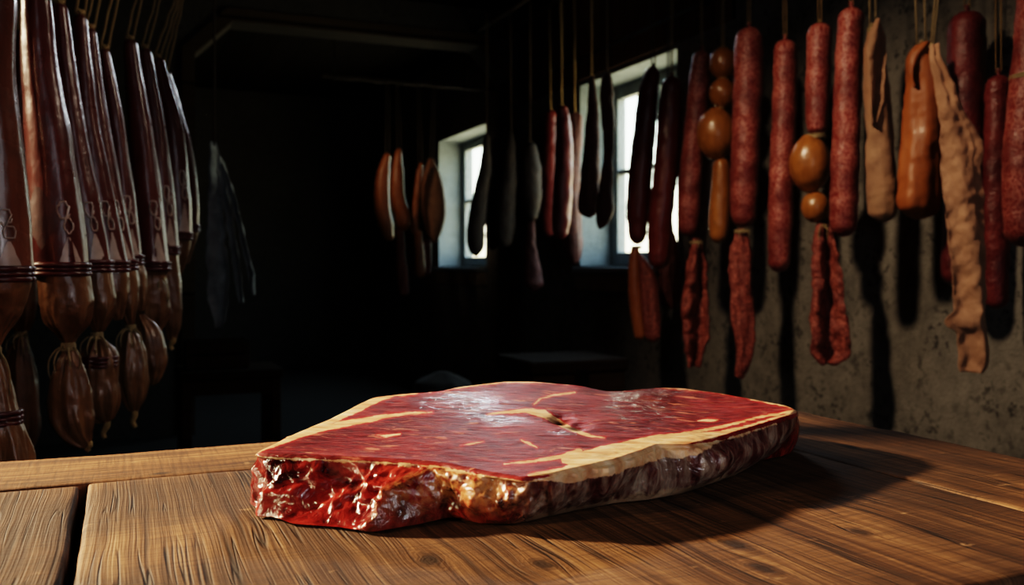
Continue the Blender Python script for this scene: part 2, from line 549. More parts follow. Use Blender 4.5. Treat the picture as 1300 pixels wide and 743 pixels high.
m = MB()
ys = [-1.6, W2[0], W2[1], W1[0], W1[1], 9.0]
for k in range(5):
    if k in (1, 3):
        m.box(RX, RX + .30, ys[k], ys[k + 1], 0, WZ[0]); m.box(RX, RX + .30, ys[k], ys[k + 1], WZ[1], CEIL)
    else:
        m.box(RX, RX + .30, ys[k], ys[k + 1], 0, CEIL)
struct(m.build('wall_right', M['plaster']))
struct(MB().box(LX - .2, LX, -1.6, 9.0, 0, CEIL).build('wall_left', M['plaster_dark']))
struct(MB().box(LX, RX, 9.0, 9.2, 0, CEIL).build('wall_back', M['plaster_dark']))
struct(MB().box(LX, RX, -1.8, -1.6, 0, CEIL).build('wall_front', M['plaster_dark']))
struct(MB().box(LX - .2, RX + .3, -1.8, 9.2, -.12, 0).build('floor', M['floor']))
struct(MB().box(LX - .2, RX + .3, -1.8, 9.2, CEIL, CEIL + .1).build('ceiling', M['ceiling']))

# partition with the chamfered opening
PY0, PY1 = 5.55, 5.75
m = MB()
for pr in ([(LX, 0), (.40, 0), (.40, CEIL), (LX, CEIL)], [(2.35, 0), (RX, 0), (RX, CEIL), (2.35, CEIL)], [(.40, 2.38), (2.35, 2.38), (2.35, CEIL), (.40, CEIL)],
           [(.40, 2.17), (.61, 2.38), (.40, 2.38)], [(2.35, 2.17), (2.35, 2.38), (2.14, 2.38)]):
    n = len(pr)
    V = [(x, PY0, z) for x, z in pr] + [(x, PY1, z) for x, z in pr]
    m.add(V, [tuple(range(n)), tuple(range(n, 2 * n))[::-1]] + [(k, k + n, (k + 1) % n + n, (k + 1) % n) for k in range(n)])
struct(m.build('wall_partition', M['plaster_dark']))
# timber lining around the opening
m = MB()
inner = [(.40, 0), (.40, 2.17), (.61, 2.38), (2.14, 2.38), (2.35, 2.17), (2.35, 0)]
outer = [(.33, 0), (.33, 2.20), (.58, 2.45), (2.17, 2.45), (2.41, 2.21), (2.41, 0)]
for k in range(5):
    a, b, c, d = inner[k], inner[k + 1], outer[k + 1], outer[k]
    y0, y1 = PY0 - .025, PY0
    V = [(a[0], y0, a[1]), (b[0], y0, b[1]), (c[0], y0, c[1]), (d[0], y0, d[1]), (a[0], y1, a[1]), (b[0], y1, b[1]), (c[0], y1, c[1]), (d[0], y1, d[1])]
    m.add(V, [(0, 1, 2, 3), (7, 6, 5, 4), (0, 4, 5, 1), (1, 5, 6, 2), (2, 6, 7, 3), (3, 7, 4, 0)])
struct(m.build('trim_1', M['beamwood']))
# boards on the wall above the near window
struct(MB().box(RX - .02, RX, 3.25, PY0 - .03, 2.015, CEIL).build('trim_2', M['cladding']))
# ceiling beams
for k, yb in enumerate((2.3,)):
    struct(MB().box(LX, RX, yb, yb + .16, CEIL - .07, CEIL).build('trim_%d' % (3 + k), M['beamwood']))


def window(n, y0, y1):
    root = bpy.data.objects.new('window_%d' % n, None); COL.objects.link(root)
    root.location = (RX + .2, (y0 + y1) / 2, WZ[0]); ORG[root.name] = np.array(root.location)
    tag(root, kind='structure')
    z0, z1 = WZ; e = .012
    m = MB()
    m.box(RX, RX + .30, y0, y0 + e, z0, z1); m.box(RX, RX + .30, y1 - e, y1, z0, z1)
    m.box(RX, RX + .30, y0 + e, y1 - e, z1 - e, z1); m.box(RX, RX + .30, y0 + e, y1 - e, z0, z0 + e)
    m.build('reveal', M['limewash'], root)
    fx0, fx1 = RX + .20, RX + .255; a0, a1, b0, b1 = y0 + e, y1 - e, z0 + e, z1 - e; w = .075
    m = MB()
    m.box(fx0, fx1, a0, a0 + w, b0, b1); m.box(fx0, fx1, a1 - w, a1, b0, b1)
    m.box(fx0, fx1, a0 + w, a1 - w, b1 - w, b1); m.box(fx0, fx1, a0 + w, a1 - w, b0, b0 + w)
    ym = (a0 + a1) / 2; zm = b0 + (b1 - b0) * .52
    fr = m.build('window_frame', M['frame_paint'], root, bevel=.006)
    m = MB(); m.box(fx0 + .008, fx1 - .008, ym - .016, ym + .016, b0 + w, b1 - w)
    m.build('mullion', M['frame_paint'], fr, bevel=.004)
    m = MB(); m.box(fx0 + .01, fx1 - .01, a0 + w, a1 - w, zm - .014, zm + .014)
    m.build('glazing_bar', M['frame_paint'], fr, bevel=.004)
    for (p0, p1) in ((a0 + w, ym - .016), (ym + .016, a1 - w)):
        for (q0, q1) in ((b0 + w, zm - .014), (zm + .014, b1 - w)):
            MB().box(fx0 + .024, fx0 + .028, p0, p1, q0, q1).build('pane', M['glass'], fr)
    MB().box(RX - .035, RX + .20, y0 - .03, y1 + .03, z0 - .03, z0 + .002).build('window_sill', M['limewash'], root, bevel=.006)
    MB().box(RX - .018, RX + .0, y0 - .02, y1 + .02, z0 - .13, z0 - .03).build('apron_board', M['sill_paint'], root, bevel=.004)


window(1, *W1)
window(2, *W2)

# ---------------------------------------------------------------- rails and hooks
ZR = 2.46
RA, RB = 2.10, 2.28


def pole(name, a, b, r, mat, label, cat, hooks=()):
    root = empty(name, (np.asarray(a) + np.asarray(b)) / 2, label, cat)
    pts = lerp_pts(a, b, 40)
    pts = [p + np.array([0, 0, .003 * math.sin(k * .9)]) for k, p in enumerate(pts)]
    V, Fc = cord_vf(pts, r, 14); mobj('pole', V, Fc, mat, root)
    for h in hooks:
        h = np.asarray(h, float)
        pts = [h + np.array([0, 0, CEIL - h[2]])] + lerp_pts(h + np.array([0, 0, CEIL - h[2] - .01]), h + np.array([0, 0, r + .01]), 5)
        ax = np.asarray(b) - np.asarray(a); ax = ax / np.linalg.norm(ax); sd = np.cross(ax, [0, 0, 1])
        pts += [h + sd * (r + .005) * math.cos(t) + np.array([0, 0, (r + .005) * math.sin(t)]) for t in np.linspace(PI / 2, -PI * .9, 12)]
        V, Fc = cord_vf(pts, .005, 8); mobj('ceiling_hook', V, Fc, M['iron'], root)
    return root


pole('hanging_rail', (RA, 1.5, ZR), (RA, 5.54, ZR), .02, M['pole'], 'dark round wooden hanging rail along the right wall, the one farther from the wall', 'rail', [(RA, y, ZR) for y in (1.7, 3.4, 5.2)])
pole('hanging_rail', (RB, 1.5, ZR), (RB, 5.54, ZR), .02, M['pole'], 'dark round wooden hanging rail close against the right wall', 'rail', [(RB, y, ZR) for y in (1.8, 3.5, 5.3)])
# thin iron rod over the near window
root = empty('iron_rod', (RX - .055, 4.1, 2.10), 'thin dark iron rod with hook on boards above the nearer window', 'rod')
V, Fc = cord_vf(lerp_pts((RX - .055, 3.35, 2.12), (RX - .055, 4.95, 2.12), 30), .008, 10); mobj('rod', V, Fc, M['iron'], root)
for y in (3.42, 4.1, 4.9):
    V, Fc = cord_vf(lerp_pts((RX - .02, y, 2.12), (RX - .055, y, 2.12), 5), .006, 8); mobj('bracket', V, Fc, M['iron'], root)
hk = np.array([RX - .055, 3.66, 2.12])
pts = [hk + np.array([0, .013 * math.cos(t), .013 * math.sin(t)]) for t in np.linspace(-PI, PI / 2 + PI, 18)] + lerp_pts(hk - np.array([0, 0, .02]), hk - np.array([0, 0, .09]), 4) + [hk + np.array([0, .02 * (1 - math.cos(t)), -.09 - .02 * math.sin(t)]) for t in np.linspace(0, PI, 9)]
V, Fc = cord_vf(pts, .003, 7); mobj('hook', V, Fc, M['iron'], root)

# ---------------------------------------------------------------- right-hand row of hanging meats


def hung(name, label, cat, px, x, ytop, group=None):
    Y = Yx(px, x)
    top = P(px, ytop, Y)
    root = empty(name, top, label, cat, group)
    return root, Y, top


def rail_loop(root, top, x, mat=None, r=.0024, spread=.012):
    hang_loop(root, top, (x, top[1], ZR), .02, mat or M['twine'], r, spread)


def wr(k, a, seed=0, gather=None, tw=2.0):
    """folds round a gathered skin"""
    r = random.Random(seed); p = [r.uniform(0, 6.28) for _ in range(3)]

    def f(s, ph):
        g = 1.0 if gather is None else gather(s)
        return a * g * (np.cos(k * ph + tw * s + p[0]) + .6 * np.cos((2 * k - 1) * ph - tw * s * 1.7 + p[1]) + .35 * np.cos((3 * k + 1) * ph + p[2] + 5 * s))
    return f


def salami(label, rows, px, x=RA, mat='salami', seed=1, cap=.9, name='salami', group=None, twine='twine'):
    rows = sorted(rows)
    root, Y, top = hung(name, label, 'salami', px, x, rows[0][0], 'salamis hanging along the right wall')
    o, C, R = sausage('casing', rows, Y, M[mat], root, noise=(.0022, 30, seed), capt=cap, capb=cap, n=90, nseg=40)
    tp = C[0] + np.array([0, 0, .0])
    # gathered casing nub at the top end, twine loop on it
    pts = lerp_pts(tp - np.array([0, 0, .008]), tp + np.array([0, 0, .016]), 5)
    V, Fc = cord_vf(pts, [.010, .008, .006, .008, .011], 10); mobj('casing_end', V, Fc, M[mat], o)
    rail_loop(root, tp + np.array([0, 0, .008]), x, M[twine])
    return root, Y, C, R


salami('thick red salami with a pale string round it, cut off by the right picture edge',
       [(-70, 1296, 1346), (20, 1292, 1344), (100, 1285, 1336), (140, 1281, 1331), (200, 1275, 1326), (270, 1275, 1325), (314, 1279, 1322)], 1308, seed=11)
Yr = Yx(1308, RA)
rt = [o for o in COL.objects if o.get('label', '').startswith('thick red salami')][0]
tie_ring(rt, P(1310.5, 98, Yr), 25.3 / F * Yr, M['twine_pale'], 3, .0022)
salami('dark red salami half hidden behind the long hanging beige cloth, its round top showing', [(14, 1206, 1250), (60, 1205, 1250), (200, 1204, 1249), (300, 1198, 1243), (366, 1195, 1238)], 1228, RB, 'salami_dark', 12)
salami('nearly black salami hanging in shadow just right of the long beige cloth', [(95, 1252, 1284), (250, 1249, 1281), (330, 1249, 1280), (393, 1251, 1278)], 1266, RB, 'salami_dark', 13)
salami('long speckled red salami hanging between the two-ball salami and the beige wrapped sausage', [(9, 1066, 1096), (60, 1062, 1095), (150, 1058, 1092), (250, 1054, 1089), (301, 1055, 1086)], 1078, seed=14)
salami('speckled red salami with a blunt lower end, nothing tied below it', [(50, 983, 1011), (100, 982, 1012), (200, 978, 1009), (300, 975, 1005), (346, 977, 1002)], 992, seed=15)


def dried_strip(root, rows, Y, mat='strip', seed=1, k=3, a=.16, flat=.55):
    C, R, q = rows_rings(rows, Y, 90)
    V, Fc = ring_tube(C, R, flat, 48, wr(k, a, seed, lambda s: np.clip(s * 6, .3, 1), 5), .25, .25, (.0035, 34, seed))
    return mobj('dried_strip', V, Fc, M[mat], root)


# salami with strip
root, Y, C, R = salami('longest speckled red salami, pale tie and wrinkled dried strip below it', [(34, 935, 967), (80, 932, 969), (170, 929, 965), (240, 927, 962), (289, 929, 958)], 951, seed=16)
tie_ring(root, P(942, 294, Y), 9 / F * Y, M['twine_pale'], 3, .0024, tails=2, taillen=.03)
dried_strip(root, [(290, 935, 950), (305, 931, 953), (350, 928, 954), (400, 929, 956), (440, 934, 956), (470, 933, 948), (481, 934, 943)], Y, seed=3)

root, Y, C, R = salami('tilted red salami beside the column of balls, tied to a folded dried strip below', [(64, 880, 902), (120, 873, 900), (200, 865, 892), (270, 860, 888), (300, 862, 885)], 889, seed=17)
tie_ring(root, P(884, 308, Y), 8 / F * Y, M['twine_pale'], 3, .0024, tails=1, taillen=.03)
sheet('dried_strip', [(303, 880, 888), (320, 876, 894), (360, 868, 899), (400, 864, 899), (430, 867, 900), (438, 868, 894), (466, 872, 886)], Y, M['strip'], root,
      lambda u, v: .035 * math.sin(u * 5.6 + 1.2 * v) * (.4 + .6 * min(1, v * 4)), .012, crump=.010, seed=5)

# salami over balls over strip
root, Y, top = hung('salami', 'short speckled red salami tied above two brown balls and a ragged dried strip', 'salami', 1038, RA, 29, 'salamis hanging along the right wall')
o, C, R = sausage('casing', [(29, 1026, 1056), (80, 1024, 1055), (140, 1023, 1052), (171, 1025, 1050)], Y, M['salami'], root, noise=(.002, 30, 18), capt=.9, capb=.6)
rail_loop(root, C[0], RA)
tie_ring(root, P(1036, 174, Y), 12 / F * Y, M['twine_pale'], 3, .0026)


def ball_rows(cx, y0, y1, w):
    return [(y0 + (y1 - y0) * k, cx - w * math.sin(math.acos(1 - 2 * max(.02, min(.98, k)))), cx + w * math.sin(math.acos(1 - 2 * max(.02, min(.98, k))))) for k in (0, .05, .15, .3, .5, .7, .85, .95, 1)]


def ball(root, cx, y0, y1, w, Y, seed, name='smoked_ball'):
    C, R, q = rows_rings(ball_rows(cx, y0, y1, w), Y, 40)
    V, Fc = ring_tube(C, R, 1, 44, None, 0, 0, (.0014, 30, seed)); return mobj(name, V, Fc, M['ball'], root)


ball(root, 1028, 172, 244, 25.5, Y, 1); ball(root, 1035, 243, 283, 17.5, Y, 2)
tie_ring(root, P(1044, 288, Y), 7 / F * Y, M['twine_pale'], 3, .0024, tails=2, taillen=.05)
sheet('dried_strip', [(282, 1039, 1050), (300, 1034, 1057), (340, 1031, 1065), (380, 1030, 1070), (420, 1029, 1073), (448, 1028, 1078), (454, 1033, 1074), (462, 1042, 1058)], Y, M['strip'], root,
      lambda u, v: .022 * math.sin(u * 7.5 + .8 * v) * (.3 + .7 * min(1, v * 4)), .012, crump=.009, seed=6)

# column of balls and thin sausage
root, Y, top = hung('ball_string', 'column of three amber brown balls with a thin brown sausage hanging below', 'smoked balls', 915, RA, 58)
ball(root, 918, 60, 101, 17.5, Y, 4); ball(root, 917, 99, 138, 17, Y, 5); ball(root, 909, 137, 203, 24.5, Y, 6)
for cy, cx in ((100, 918), (138, 914)): tie_ring(root, P(cx, cy, Y), 6 / F * Y, M['twine'], 2, .0024)
o, C, R = sausage('thin_sausage', [(200, 905, 926), (240, 903, 927), (280, 900, 926), (309, 902, 921)], Y, M['ball'], root, noise=(.001, 30, 3))
rail_loop(root, P(918, 60, Y), RA, r=.003)

# dark salamis in front of the near window
root, Y, C, R = salami('tilted smooth dark red salami hanging across the right edge of the nearer window', [(97, 841, 865), (150, 836, 864), (220, 829, 860), (290, 822, 853), (342, 824, 848)], 852, mat='casing_red', seed=20)
root, Y, top = hung('salami', 'dark purplish salami on a twisted cord before the nearer window panes, two thin sausages below', 'salami', 819, RA, 84, 'salamis hanging along the right wall')
o, C, R = sausage('casing', [(84, 822, 838), (112, 812, 836), (160, 805, 833), (220, 798, 828), (270, 795, 824), (311, 799, 819)], Y, M['casing_red'], root, noise=(.002, 30, 21))
rail_loop(root, C[0], RA, M['twine_dark'], .0035, .02)
tie_ring(root, P(808, 314, Y), 6 / F * Y, M['twine_pale'], 3, .0022)
sausage('thin_sausage', [(313, 801, 812), (345, 797, 812), (390, 799, 817), (432, 806, 821)], Y, M['thin_orange'], root, noise=(.0012, 30, 22))
sausage('thin_sausage', [(322, 806, 814), (350, 812, 832), (390, 815, 838), (435, 822, 839)], (Y, Y - .06), M['strip'], root, noise=(.002, 30, 23), mod=wr(3, .08, 4))
# crumpled scrap
root, Y, top = hung('dried_meat_scrap', 'small crumpled dried meat scrap hanging behind the tilted dark red salami', 'dried meat', 848, RB, 296)
o = dried_strip(root, [(270, 846, 852), (300, 843, 857), (330, 837, 860), (360, 835, 862), (380, 839, 862), (392, 848, 858)], Y, 'strip_dark', 9, 3, .16, .7)
rail_loop(root, P(848, 271, Y), RB, M['twine_dark'])

# wrapped bundles and cloth
root, Y, top = hung('wrapped_sausage', 'beige cloth-wrapped sausage with a loose flap, upper left corner open', 'wrapped sausage', 1110, RA, 30)
o, C, R = sausage('wrapped_body', [(34, 1102, 1114), (70, 1098, 1122), (120, 1098, 1129), (180, 1101, 1134), (240, 1101, 1138), (270, 1104, 1138), (283, 1110, 1132)], Y, M['cloth_wrap'], root,
                  noise=(.003, 26, 31), mod=wr(3, .05, 31, None, 3), capt=.3, capb=.7, n=90)
sheet('cloth_flap', [(30, 1104, 1112), (48, 1096, 1118), (70, 1092, 1119), (100, 1094, 1117), (130, 1095, 1113), (150, 1097, 1108), (160, 1098, 1103)], Y, M['cloth_wrap'], root,
      lambda u, v: .045 + .015 * math.sin(u * 5 + 2 * v), crump=.004, seed=8)
tie_ring(root, C[0] - np.array([0, 0, .01]), .013, M['twine_pale'], 3, .0026)
rail_loop(root, C[0], RA, M['twine_pale'], .003, .016)

root, Y, top = hung('folded_sausage', 'orange brown leathery sausage folded at the bottom, left of the long beige cloth', 'sausage', 1168, RA + .03, 56)
o, C, R = sausage('folded_skin', [(56, 1160, 1180), (75, 1151, 1186), (110, 1153, 1190), (160, 1150, 1191), (210, 1145, 1191), (250, 1141, 1190), (270, 1143, 1184), (279, 1150, 1174)], Y, M['orange_leather'], root,
                  noise=(.003, 22, 33), mod=wr(2, .10, 35, None, 3.5), capt=.35, capb=.6, n=90)
rail_loop(root, C[0], RA, M['twine_pale'], .003, .02)

sheet('skin_flap', [(57, 1164, 1180), (70, 1154, 1172), (90, 1150, 1162), (104, 1151, 1159), (113, 1154, 1158)], Y, M['orange_leather'], root,
      lambda u, v: .030 + .012 * math.sin(u * 4 + 2 * v), crump=.004, seed=28, nu=16, nv=30)
root, Y, top = hung('beige_cloth', 'long ragged beige cloth strip hanging from a string, widest at a bend', 'cloth', 1182, RA - .13, 62)
sheet('cloth_sheet', [(58, 1180, 1186), (80, 1182, 1194), (110, 1188, 1207), (130, 1191, 1213), (160, 1194, 1230), (180, 1195, 1242), (195, 1196, 1243), (215, 1196, 1240), (250, 1198, 1245), (300, 1203, 1248), (350, 1208, 1248), (395, 1210, 1249),
                       (408, 1197, 1250), (415, 1200, 1251), (420, 1213, 1251), (440, 1214, 1253), (465, 1215, 1251), (472, 1218, 1244)], Y, M['cloth'], root,
      lambda u, v: .040 * u - .030 * max(0, u - .72) * 3 + .006 * math.sin(u * 9 - 5 * v), crump=.006, seed=12, nu=60, nv=140)
rail_loop(root, P(1183, 60, Y), RA, M['twine_pale'], .0026, .008)

# dim row running back past the near window
def simple_hung(name, label, cat, rows, px, x, mat, seed, mod=None, flat=.75, part='casing', group=None, dark=True, capt=.6, capb=.8):
    rows = sorted(rows)
    root, Y, top = hung(name, label, cat, px, x, rows[0][0], {'cured_ham': 'dark hams between the windows', 'dried_sausage': 'dark red sausages left of the nearer window', 'dried_meat': 'brown dried meats by the nearer window'}.get(name))
    o, C, R = sausage(part, rows, Y, M[mat], root, noise=(.003, 22, seed), mod=mod, flat=flat, capt=capt, capb=capb)
    rail_loop(root, C[0], x, M['twine'] if not dark else M['twine_dark'])
    return root, Y


simple_hung('dried_meat_strip', 'thin wavy dried meat strip hung before the left reveal of the nearer window, pointed below', 'dried meat',
            [(92, 766, 776), (120, 761, 779), (160, 763, 781), (200, 765, 778), (240, 759, 778), (270, 756, 778), (291, 757, 765)], 769, RA, 'jerky', 41, wr(2, .1, 41), .5, 'meat')
simple_hung('dried_meat', 'tapering brown dried meat wide at its rounded bottom, beside the thin wavy strip', 'dried meat',
            [(96, 748, 755), (150, 744, 760), (200, 740, 761), (240, 736, 762), (265, 734, 761), (277, 740, 756)], 750, RA, 'jerky', 42, wr(2, .06, 42), .7, 'meat', dark=False)
root, Y = simple_hung('dried_meat', 'long brown dried meat hanging lowest over the left corner of the nearer sill', 'dried meat',
            [(142, 722, 738), (180, 717, 739), (230, 714, 736), (280, 713, 739), (320, 718, 739), (336, 724, 735)], 729, RB, 'jerky', 43, wr(2, .07, 43), .7, 'meat', dark=False)
simple_hung('dried_sausage', 'glossy dark red sausage, right one of the pair left of the nearer window', 'sausage',
            [(134, 706, 721), (180, 705, 727), (230, 703, 727), (280, 700, 724), (304, 704, 719)], 712, RA, 'casing_red', 44, dark=False)
simple_hung('dried_sausage', 'glossy dark red sausage, left one of the pair left of the nearer window', 'sausage',
            [(140, 693, 706), (190, 689, 709), (240, 687, 709), (285, 687, 707), (301, 691, 704)], 697, RB, 'casing_red', 45, dark=False)
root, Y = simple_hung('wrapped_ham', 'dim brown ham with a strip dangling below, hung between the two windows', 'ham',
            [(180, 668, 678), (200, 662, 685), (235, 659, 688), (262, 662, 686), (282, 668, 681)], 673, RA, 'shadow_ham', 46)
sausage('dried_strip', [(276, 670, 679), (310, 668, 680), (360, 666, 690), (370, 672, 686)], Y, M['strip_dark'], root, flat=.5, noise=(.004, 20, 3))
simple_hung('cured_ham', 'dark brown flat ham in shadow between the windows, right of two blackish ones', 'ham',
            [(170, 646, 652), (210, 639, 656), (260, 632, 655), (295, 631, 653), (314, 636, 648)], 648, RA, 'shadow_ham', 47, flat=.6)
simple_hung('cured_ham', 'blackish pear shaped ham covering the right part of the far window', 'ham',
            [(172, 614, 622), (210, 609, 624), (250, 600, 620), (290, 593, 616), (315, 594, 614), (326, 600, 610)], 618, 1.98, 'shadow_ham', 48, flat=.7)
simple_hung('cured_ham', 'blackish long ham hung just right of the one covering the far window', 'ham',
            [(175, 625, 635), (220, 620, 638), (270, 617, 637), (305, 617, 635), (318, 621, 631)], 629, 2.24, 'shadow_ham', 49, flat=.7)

# cluster in the next room
RCY, RCZ = 6.0, 2.2
pole('hanging_rail', (1.2, RCY, RCZ), (RX, RCY, RCZ), .016, M['pole'], 'short dark rail beyond the opening, holding the distant cluster of sausages', 'rail', [(1.3, RCY, RCZ), (2.2, RCY, RCZ)])


def far_hung(name, label, cat, parts, px, ytop, yy):
    Y = Yy(px, yy)
    root = empty(name, P(px, ytop, Y), label, cat, 'distant sausages beyond the opening' if name == 'curved_sausage' else None)
    for k, (pn, rows, mat, flat) in enumerate(parts):
        sausage(pn, rows, Y, M[mat], root, flat=flat, noise=(.003, 20, 50 + k), n=40, nseg=24, capt=.7, capb=.7)
    top = P(px, ytop + 2, Y)
    hang_loop(root, top, (top[0], RCY, RCZ), .016, M['twine_dark'], .003, .012, axis=(1, 0, 0))
    return root


far_hung('curved_sausage', 'curved orange sausage, leftmost of the distant cluster in the opening', 'sausage', [('casing', [(194, 489, 496), (215, 480, 495), (250, 475, 494), (285, 480, 499), (306, 489, 500)], 'thin_orange', 1)], 492, 194, RCY)
far_hung('curved_sausage', 'curved orange sausage second from left in the distant cluster, thin strip below', 'sausage', [('casing', [(188, 503, 510), (215, 497, 512), (250, 496, 514), (280, 503, 522), (294, 508, 519)], 'thin_orange', 1), ('dried_strip', [(290, 503, 512), (320, 503, 514), (350, 504, 518), (376, 507, 519)], 'strip', .6)], 507, 188, RCY - .05)
far_hung('curved_sausage', 'small orange sausage with a pale strip below, left of the pale oval one', 'sausage', [('casing', [(206, 532, 537), (230, 527, 536), (265, 523, 532), (285, 521, 532), (298, 524, 533)], 'thin_orange', 1), ('dried_strip', [(292, 526, 535), (320, 527, 538), (345, 528, 540), (353, 530, 538)], 'thin_orange', .6)], 534, 205, RCY - .05)
far_hung('oval_cheese', 'pale oval hanging piece with dark face beside the far window reveal', 'cheese', [('rind', [(200, 544, 550), (220, 538, 558), (250, 534, 565), (280, 537, 565), (300, 544, 558), (309, 549, 554)], 'cloth_wrap', .8), ('dried_strip', [(303, 537, 547), (330, 538, 548), (349, 540, 546)], 'strip_dark', .6)], 548, 200, RCY + .06)

# ---------------------------------------------------------------- left-hand group
LA, LB = np.array([-.20, 1.25, 1.72]), np.array([.17, 2.55, 1.72])
pole('hanging_rail', LA, LB, .02, M['pole'], 'dark hanging rail above the left group of cured meats, mostly above the picture', 'rail', [LA + (LB - LA) * .12, LA + (LB - LA) * .9])


def bag_mod(seed, top=True, bottom=True):
    def g(s): return (np.clip(1 - s * 2.0, 0, 1) ** 1.0 if top else 0) + (np.clip(1 - (1 - s) * 1.9, 0, 1) ** 1.0 if bottom else 0) + .08
    return wr(6, .15, seed, g, 1.5)


def left_meat(label, Y, edge, wband, band_y, bag=None, tie=None, lower=None, tail=None, lowband=None, mat='casing_left', bagmat='bag', patch=False, seed=0, swirl=True, wtop=.42, straight=False):
    """edge: (py, right edge) list; wband width at the band in px"""
    edge = sorted(edge)
    y0, y1 = edge[0][0], edge[-1][0]
    rows = []
    for (py, xr) in edge:
        k = (py - y0) / (y1 - y0)
        w = wband * (wtop + (1.06 - wtop) * min(1, k * 1.15) ** .9)
        rows.append((py, xr - w, xr))
    C, R, q = rows_rings(rows, Y, 80)
    root = empty('cured_meat_roll', C[0], label, 'cured meat', 'cured meat rolls hanging in the left group')
    V, Fc = ring_tube(C, R, .95, 48, wr(3, .025, seed + 5, None, 2), .7, 0, (.0014, 11, seed + 60))
    body = mobj('casing', V, Fc, M[mat], root)
    # band
    Cb, Rb = C[-1], R[-1]
    m = MB()
    for dz, rr in ((.007, .0042), (0, .0030), (-.007, .0042)):
        t = np.linspace(0, 2 * PI, 41)
        m.add(*cord_vf([Cb + CR * (Rb + .001) * math.cos(a) + CF * (Rb + .001) * .95 * math.sin(a) + np.array([0, 0, dz]) for a in t], rr, 8))
    m.build('band', M['band'], root, smooth=True)
    # hanging cord at the rail
    s = np.clip(np.dot(C[0] - LA, LB - LA) / np.dot(LB - LA, LB - LA), .02, .98)
    rp = LA + (LB - LA) * s
    if straight: rp = np.array([C[0][0], C[0][1], CEIL + .02])
    hang_loop(root, C[0], rp, .02, M['twine'], .003, .012, axis=(LB - LA) / np.linalg.norm(LB - LA))

    def surf(py, ph, lift=.0012):
        i = np.argmin(np.abs(q - py)); return C[i] + (R[i] + lift) * (CR * math.cos(ph) + CF * .95 * math.sin(ph)) * 1.0
    if swirl:
        yc = band_y - 75
        pts = []
        for a in np.linspace(.4, 5.9, 22): pts.append(surf(yc + 10 * math.sin(a), -.85 + .24 * math.cos(a), .0015))
        for a in np.linspace(3.2, -2.2, 16): pts.append(surf(yc + 19 + 8 * math.sin(a), -.72 + .18 * math.cos(a), .0015))
        m = MB(); m.add(*cord_vf(pts, .0016 * Y / 1.45 * .9, 6)); m.build('embossed_swirl', M['pale_print'], body, smooth=True)
        # pale printed triangle above the band
        V, Fc = [], []
        nu, nv = 9, 9
        for b in range(nv):
            for a in range(nu):
                v = b / (nv - 1); hw = .05 + .42 * v
                V.append(surf(band_y - 44 + 38 * v, -.75 + hw * (2 * a / (nu - 1) - 1), .0014))
        Fc = [(b * nu + a, b * nu + a + 1, (b + 1) * nu + a + 1, (b + 1) * nu + a) for b in range(nv - 1) for a in range(nu - 1)]
        mobj('pale_label', V, Fc, M['pale_print'], body)
    if patch:
        V = []; nu = 9
        for b in range(nu):
            for a in range(nu):
                s_, t_ = a / (nu - 1) - .5, b / (nu - 1) - .5
                V.append(surf(278 + 80 * (s_ + t_) / 1.0 * .5 + 0, -1.75 + .85 * (s_ - t_), .0012))
        Fc = [(b * nu + a, b * nu + a + 1, (b + 1) * nu + a + 1, (b + 1) * nu + a) for b in range(nu - 1) for a in range(nu - 1)]
        mobj('diamond_patch', V, Fc, M['patch'], body)
    ub = root
    if bag:
        ub, _, _ = sausage('upper_bag', bag, Y, M[bagmat], root, flat=.95, mod=bag_mod(seed, False, True), noise=(.0018, 26, seed + 70), capt=0, capb=.15, n=80, nseg=64)
    if tie:
        px, py, w = tie
        tie_ring(ub, P(px, py, Y), w / F * Y, M['twine_pale'], 4, .0018, tails=4, taillen=.05)
    lb = ub
    if lower:
        lb, _, _ = sausage('lower_bag', lower, Y, M[bagmat], root, flat=.9, mod=bag_mod(seed + 3, True, True), noise=(.0018, 26, seed + 80), capt=.15, capb=.4, n=80, nseg=64)
    if lowband:
        py, xl, xr = lowband
        m = MB()
        for dz in (-.007, 0, .007):
            t = np.linspace(0, 2 * PI, 41); c = P((xl + xr) / 2, py, Y); rr = (xr - xl) / 2 / F * Y
            m.add(*cord_vf([c + CR * rr * math.cos(a) + CF * rr * .92 * math.sin(a) + np.array([0, 0, dz]) for a in t], .0035, 8))
        m.build('lower_band', M['band'], lb, smooth=True)
    if tail:
        (xa, ya), (xb, yb) = tail
        pts = [P(xa + (xb - xa) * k / 7 + 2 * math.sin(k), ya + (yb - ya) * k / 7, Y) for k in range(8)]
        V, Fc = cord_vf(pts, np.linspace(.006, .0035, 8) * Y / 1.45, 8); mobj('bag_tail', V, Fc, M['twine'], lb)
    return root


left_meat('glossy brown cured meat roll cut off by the left picture edge, the nearest', 1.25,
          [(-60, 12), (0, 20), (60, 17), (100, 17), (200, 27), (300, 35), (348, 37)], 74, 352,
          bag=[(350, -37, 36), (368, -36, 34), (390, -28, 26), (420, -20, 8), (440, -15, -1)], tie=(-8, 446, 7),
          lower=[(448, -15, -1), (475, -22, 8), (520, -30, 21), (560, -32, 32), (600, -26, 38), (630, -10, 28)], lowband=(530, -31, 24), mat='casing_near', seed=1, wtop=.8)
left_meat('brown bag-ended meat roll in shadow behind the roll at the left picture edge', 1.9,
          [(40, 38), (150, 40), (300, 44), (340, 46)], 42, 342, bag=[(342, 5, 46), (380, 5, 46), (410, 14, 40), (422, 20, 33)], tie=(27, 425, 6),
          lower=[(428, 20, 33), (460, 9, 42), (510, 6, 48), (550, 12, 47), (578, 26, 38)], bagmat='bag_dark', seed=2, swirl=False, straight=True)
